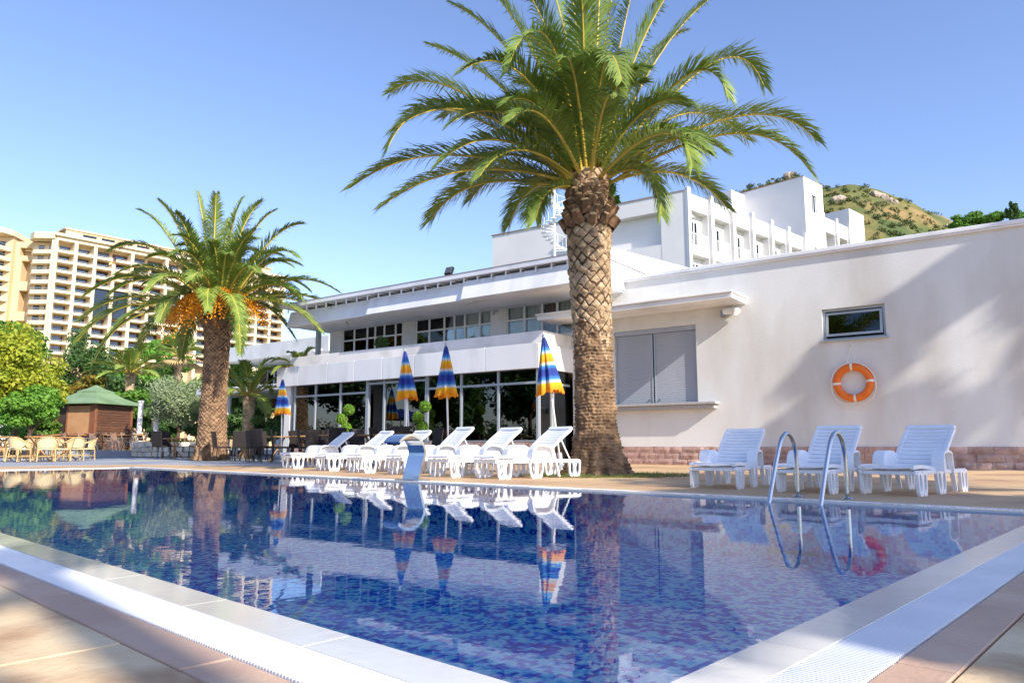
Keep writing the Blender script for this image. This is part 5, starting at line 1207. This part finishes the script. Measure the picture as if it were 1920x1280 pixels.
def hip(w0, z0, w1, z1, nm, over=.06):
    mb = MB(); vs = [(-w0, -w0, z0), (w0, -w0, z0), (w0, w0, z0), (-w0, w0, z0)]
    m = .55; wm = w0+(w1-w0)*m; zm = z0+(z1-z0)*(m-.10)
    for w_, z_ in ((wm, zm), (w1, z1)): vs += [(-w_, -w_, z_), (w_, -w_, z_), (w_, w_, z_), (-w_, w_, z_)]
    vs += [(x, y, z-over) for x, y, z in vs[:4]]
    fs = [(r*4+k, r*4+(k+1) % 4, r*4+4+(k+1) % 4, r*4+4+k) for r in range(2) for k in range(4)]+[(8, 9, 10, 11), (15, 14, 13, 12)]+[(12+k, 12+(k+1) % 4, (k+1) % 4, k) for k in range(4)]
    mb.add(vs, fs); return mb.build(nm, 'kiosk_roof', ks)
hip(1.55, H+.04, .42, H+.70, 'roof'); hip(.58, H+.66, .03, H+.98, 'roof_cap')
# white garden wall, pillars, stone planter
gw = thing('garden_wall', 'white rendered garden wall behind the trees at left', 'wall', D(30, 836, 42)); gw.location.z = 0
mb = MB(); mb.bbox(-14, 6.5, -.12, .12, 0, 1.75, .02); mb.build('wall', 'stucco_smooth', gw)
mb = MB(); mb.bbox(-14.05, 6.55, -.17, .17, 1.752, 1.82, .02); mb.build('wall_cap', 'stucco_smooth', gw)
for i, px in enumerate((259, 290)):
    c = D(px, 836, 36); t = tag(MB().lathe([(.16, 0), (.16, .08), (.12, .1), (.12, 2.3), (.16, 2.32), (.16, 2.4)], 18).build('pillar', 'white_panel', smooth=False), ('white round pillar between the kiosk and the dense green tree', 'white round pillar beside the olive tree')[i], 'pillar'); t.location = (c.x, c.y, .24)
c = D(287, 836, 33); pt = thing('stone_planter', 'low curved planter of pale stone blocks below the olive tree', 'planter', (c.x, c.y, 0)); rr = random.Random(2)
for row in range(3):
    for k in range(15):
        a = rad(175+16.5*k+8*(row % 2)); r = 1.45
        M = Matrix.Translation((1.2+r*math.cos(a)*1.25, r*math.sin(a)*.8, row*.21)) @ Matrix.Rotation(math.atan2(math.sin(a)*.8, math.cos(a)*1.25), 4, 'Z')
        mb = MB(); mb.bbox(-.13, .13+rr.uniform(0, .03), -.22, .22, 0.003, .2, .02, M=M); mb.build('stone', 'white_stone', pt)
mb = MB(); mb.prism([(1.2+1.7*math.cos(a), 1.05*math.sin(a)) for a in [2*math.pi*i/24 for i in range(24)]], .05, .5); mb.build('soil', 'hill_soil', pt)
V, F = leaf_cloud([(1.2, -.3, .62), (.2, -.2, .6), (2, -.2, .6)], [(.7, .5, .16), (.5, .4, .14), (.5, .4, .16)], 1500, .09, np.random.default_rng(6)); link('flowers', np_mesh('flowers', V, F, 'leaf_orange'), pt)
# distant open blue parasol across the lawn (seen only as a reflection in the pavilion glass)
bp_ = thing('open_parasol', 'open navy blue parasol on the lawn across from the pavilion', 'parasol', (-9.5, 12.5, 0)); bp_.location = (-24.5, 18.2, 0)
mb = MB(); mb.tube([(0, 0, 0), (0, 0, 2.5)], .03, 8); mb.build('pole', 'frame_white', bp_)
mb = MB(); mb.lathe([(1.5, 1.95), (1.5, 2.08), (.8, 2.4), (.02, 2.6)], 8, cap=False); mb.build('canopy', 'navy_canvas', bp_)

# ================================================================ people on the far terrace
def person(label, loc, rotz, shirt, arm):
    t = thing('person', label, 'person', loc, rotz)
    J = {'pel': (0, 0, .92), 'spine': (0, .01, 1.12), 'chest': (0, .02, 1.32), 'neck': (0, .02, 1.46), 'head': (0, 0, 1.56), 'top': (0, .01, 1.68)}
    E_ = [('pel', 'spine'), ('spine', 'chest'), ('chest', 'neck'), ('neck', 'head'), ('head', 'top')]; Rr = {'pel': .135, 'spine': .12, 'chest': .14, 'neck': .055, 'head': .095, 'top': .075}
    for s, n_ in ((-1, 'l'), (1, 'r')):
        J['hip'+n_] = (s*.09, 0, .88); J['kn'+n_] = (s*.1, -.04, .48); J['an'+n_] = (s*.1, .02, .08); J['toe'+n_] = (s*.12, -.14, .03)
        J['sh'+n_] = (s*.19, .02, 1.38); J['el'+n_] = (s*.25, .03, 1.1); J['wr'+n_] = ((s*.2, -.2, 1.05) if arm else (s*.26, -.05, .86)); J['ha'+n_] = ((s*.14, -.28, 1.08) if arm else (s*.26, -.08, .77))
        E_ += [('pel', 'hip'+n_), ('hip'+n_, 'kn'+n_), ('kn'+n_, 'an'+n_), ('an'+n_, 'toe'+n_), ('chest', 'sh'+n_), ('sh'+n_, 'el'+n_), ('el'+n_, 'wr'+n_), ('wr'+n_, 'ha'+n_)]
        for k, r in (('hip', .09), ('kn', .06), ('an', .042), ('toe', .035), ('sh', .062), ('el', .043), ('wr', .03), ('ha', .035)): Rr[k+n_] = r
    names = list(J); me = bpy.data.meshes.new('body'); me.from_pydata([J[k] for k in names], [(names.index(a), names.index(b)) for a, b in E_], [])
    for m in ('skin', shirt, 'cloth_dark', 'hair'): me.materials.append(MATS[m])
    o = link('body', me, t); sk = o.modifiers.new('skin', 'SKIN'); sv = me.skin_vertices[0].data
    for i, k in enumerate(names): sv[i].radius = (Rr[k], Rr[k]*(.8 if k in ('pel', 'spine', 'chest') else 1)); sv[i].use_root = (k == 'pel')
    o.modifiers.new('sub', 'SUBSURF').levels = 1; o.modifiers['sub'].render_levels = 1
    dg = bpy.context.evaluated_depsgraph_get(); m2 = bpy.data.meshes.new_from_object(o.evaluated_get(dg)); o.modifiers.clear(); o.data = m2
    if len(m2.materials) == 0:
        for m in ('skin', shirt, 'cloth_dark', 'hair'): m2.materials.append(MATS[m])
    for p in m2.polygons:
        c = p.center; z = c.z
        p.material_index = 2 if z < .93 and abs(c.x) < .2 else (1 if .93 <= z < 1.43 and not (abs(c.x) > .2 and z < 1.2) else 0)
        p.use_smooth = True
    mb = MB(); mb.lathe([(.102, 1.56), (.108, 1.63), (.09, 1.70), (.04, 1.735)], 14, c=(0, .025, 0)); mb.build('hair', 'hair', t, smooth=True)
    mb = MB(); mb.lathe([(.004, 0), (.016, .02), (.004, .04)], 6, c=(0, -.1, 1.54)); mb.build('nose', 'skin', t)
person('person in pale shirt standing on the terrace beside the left palm', (D(441, 836, 33).x, 33, .0), rad(150), 'cloth_pale', True)
person('person in dark top farther under the pavilion annex', (D(479, 836, 36).x, 36, .0), rad(-30), 'cloth_dark', False)
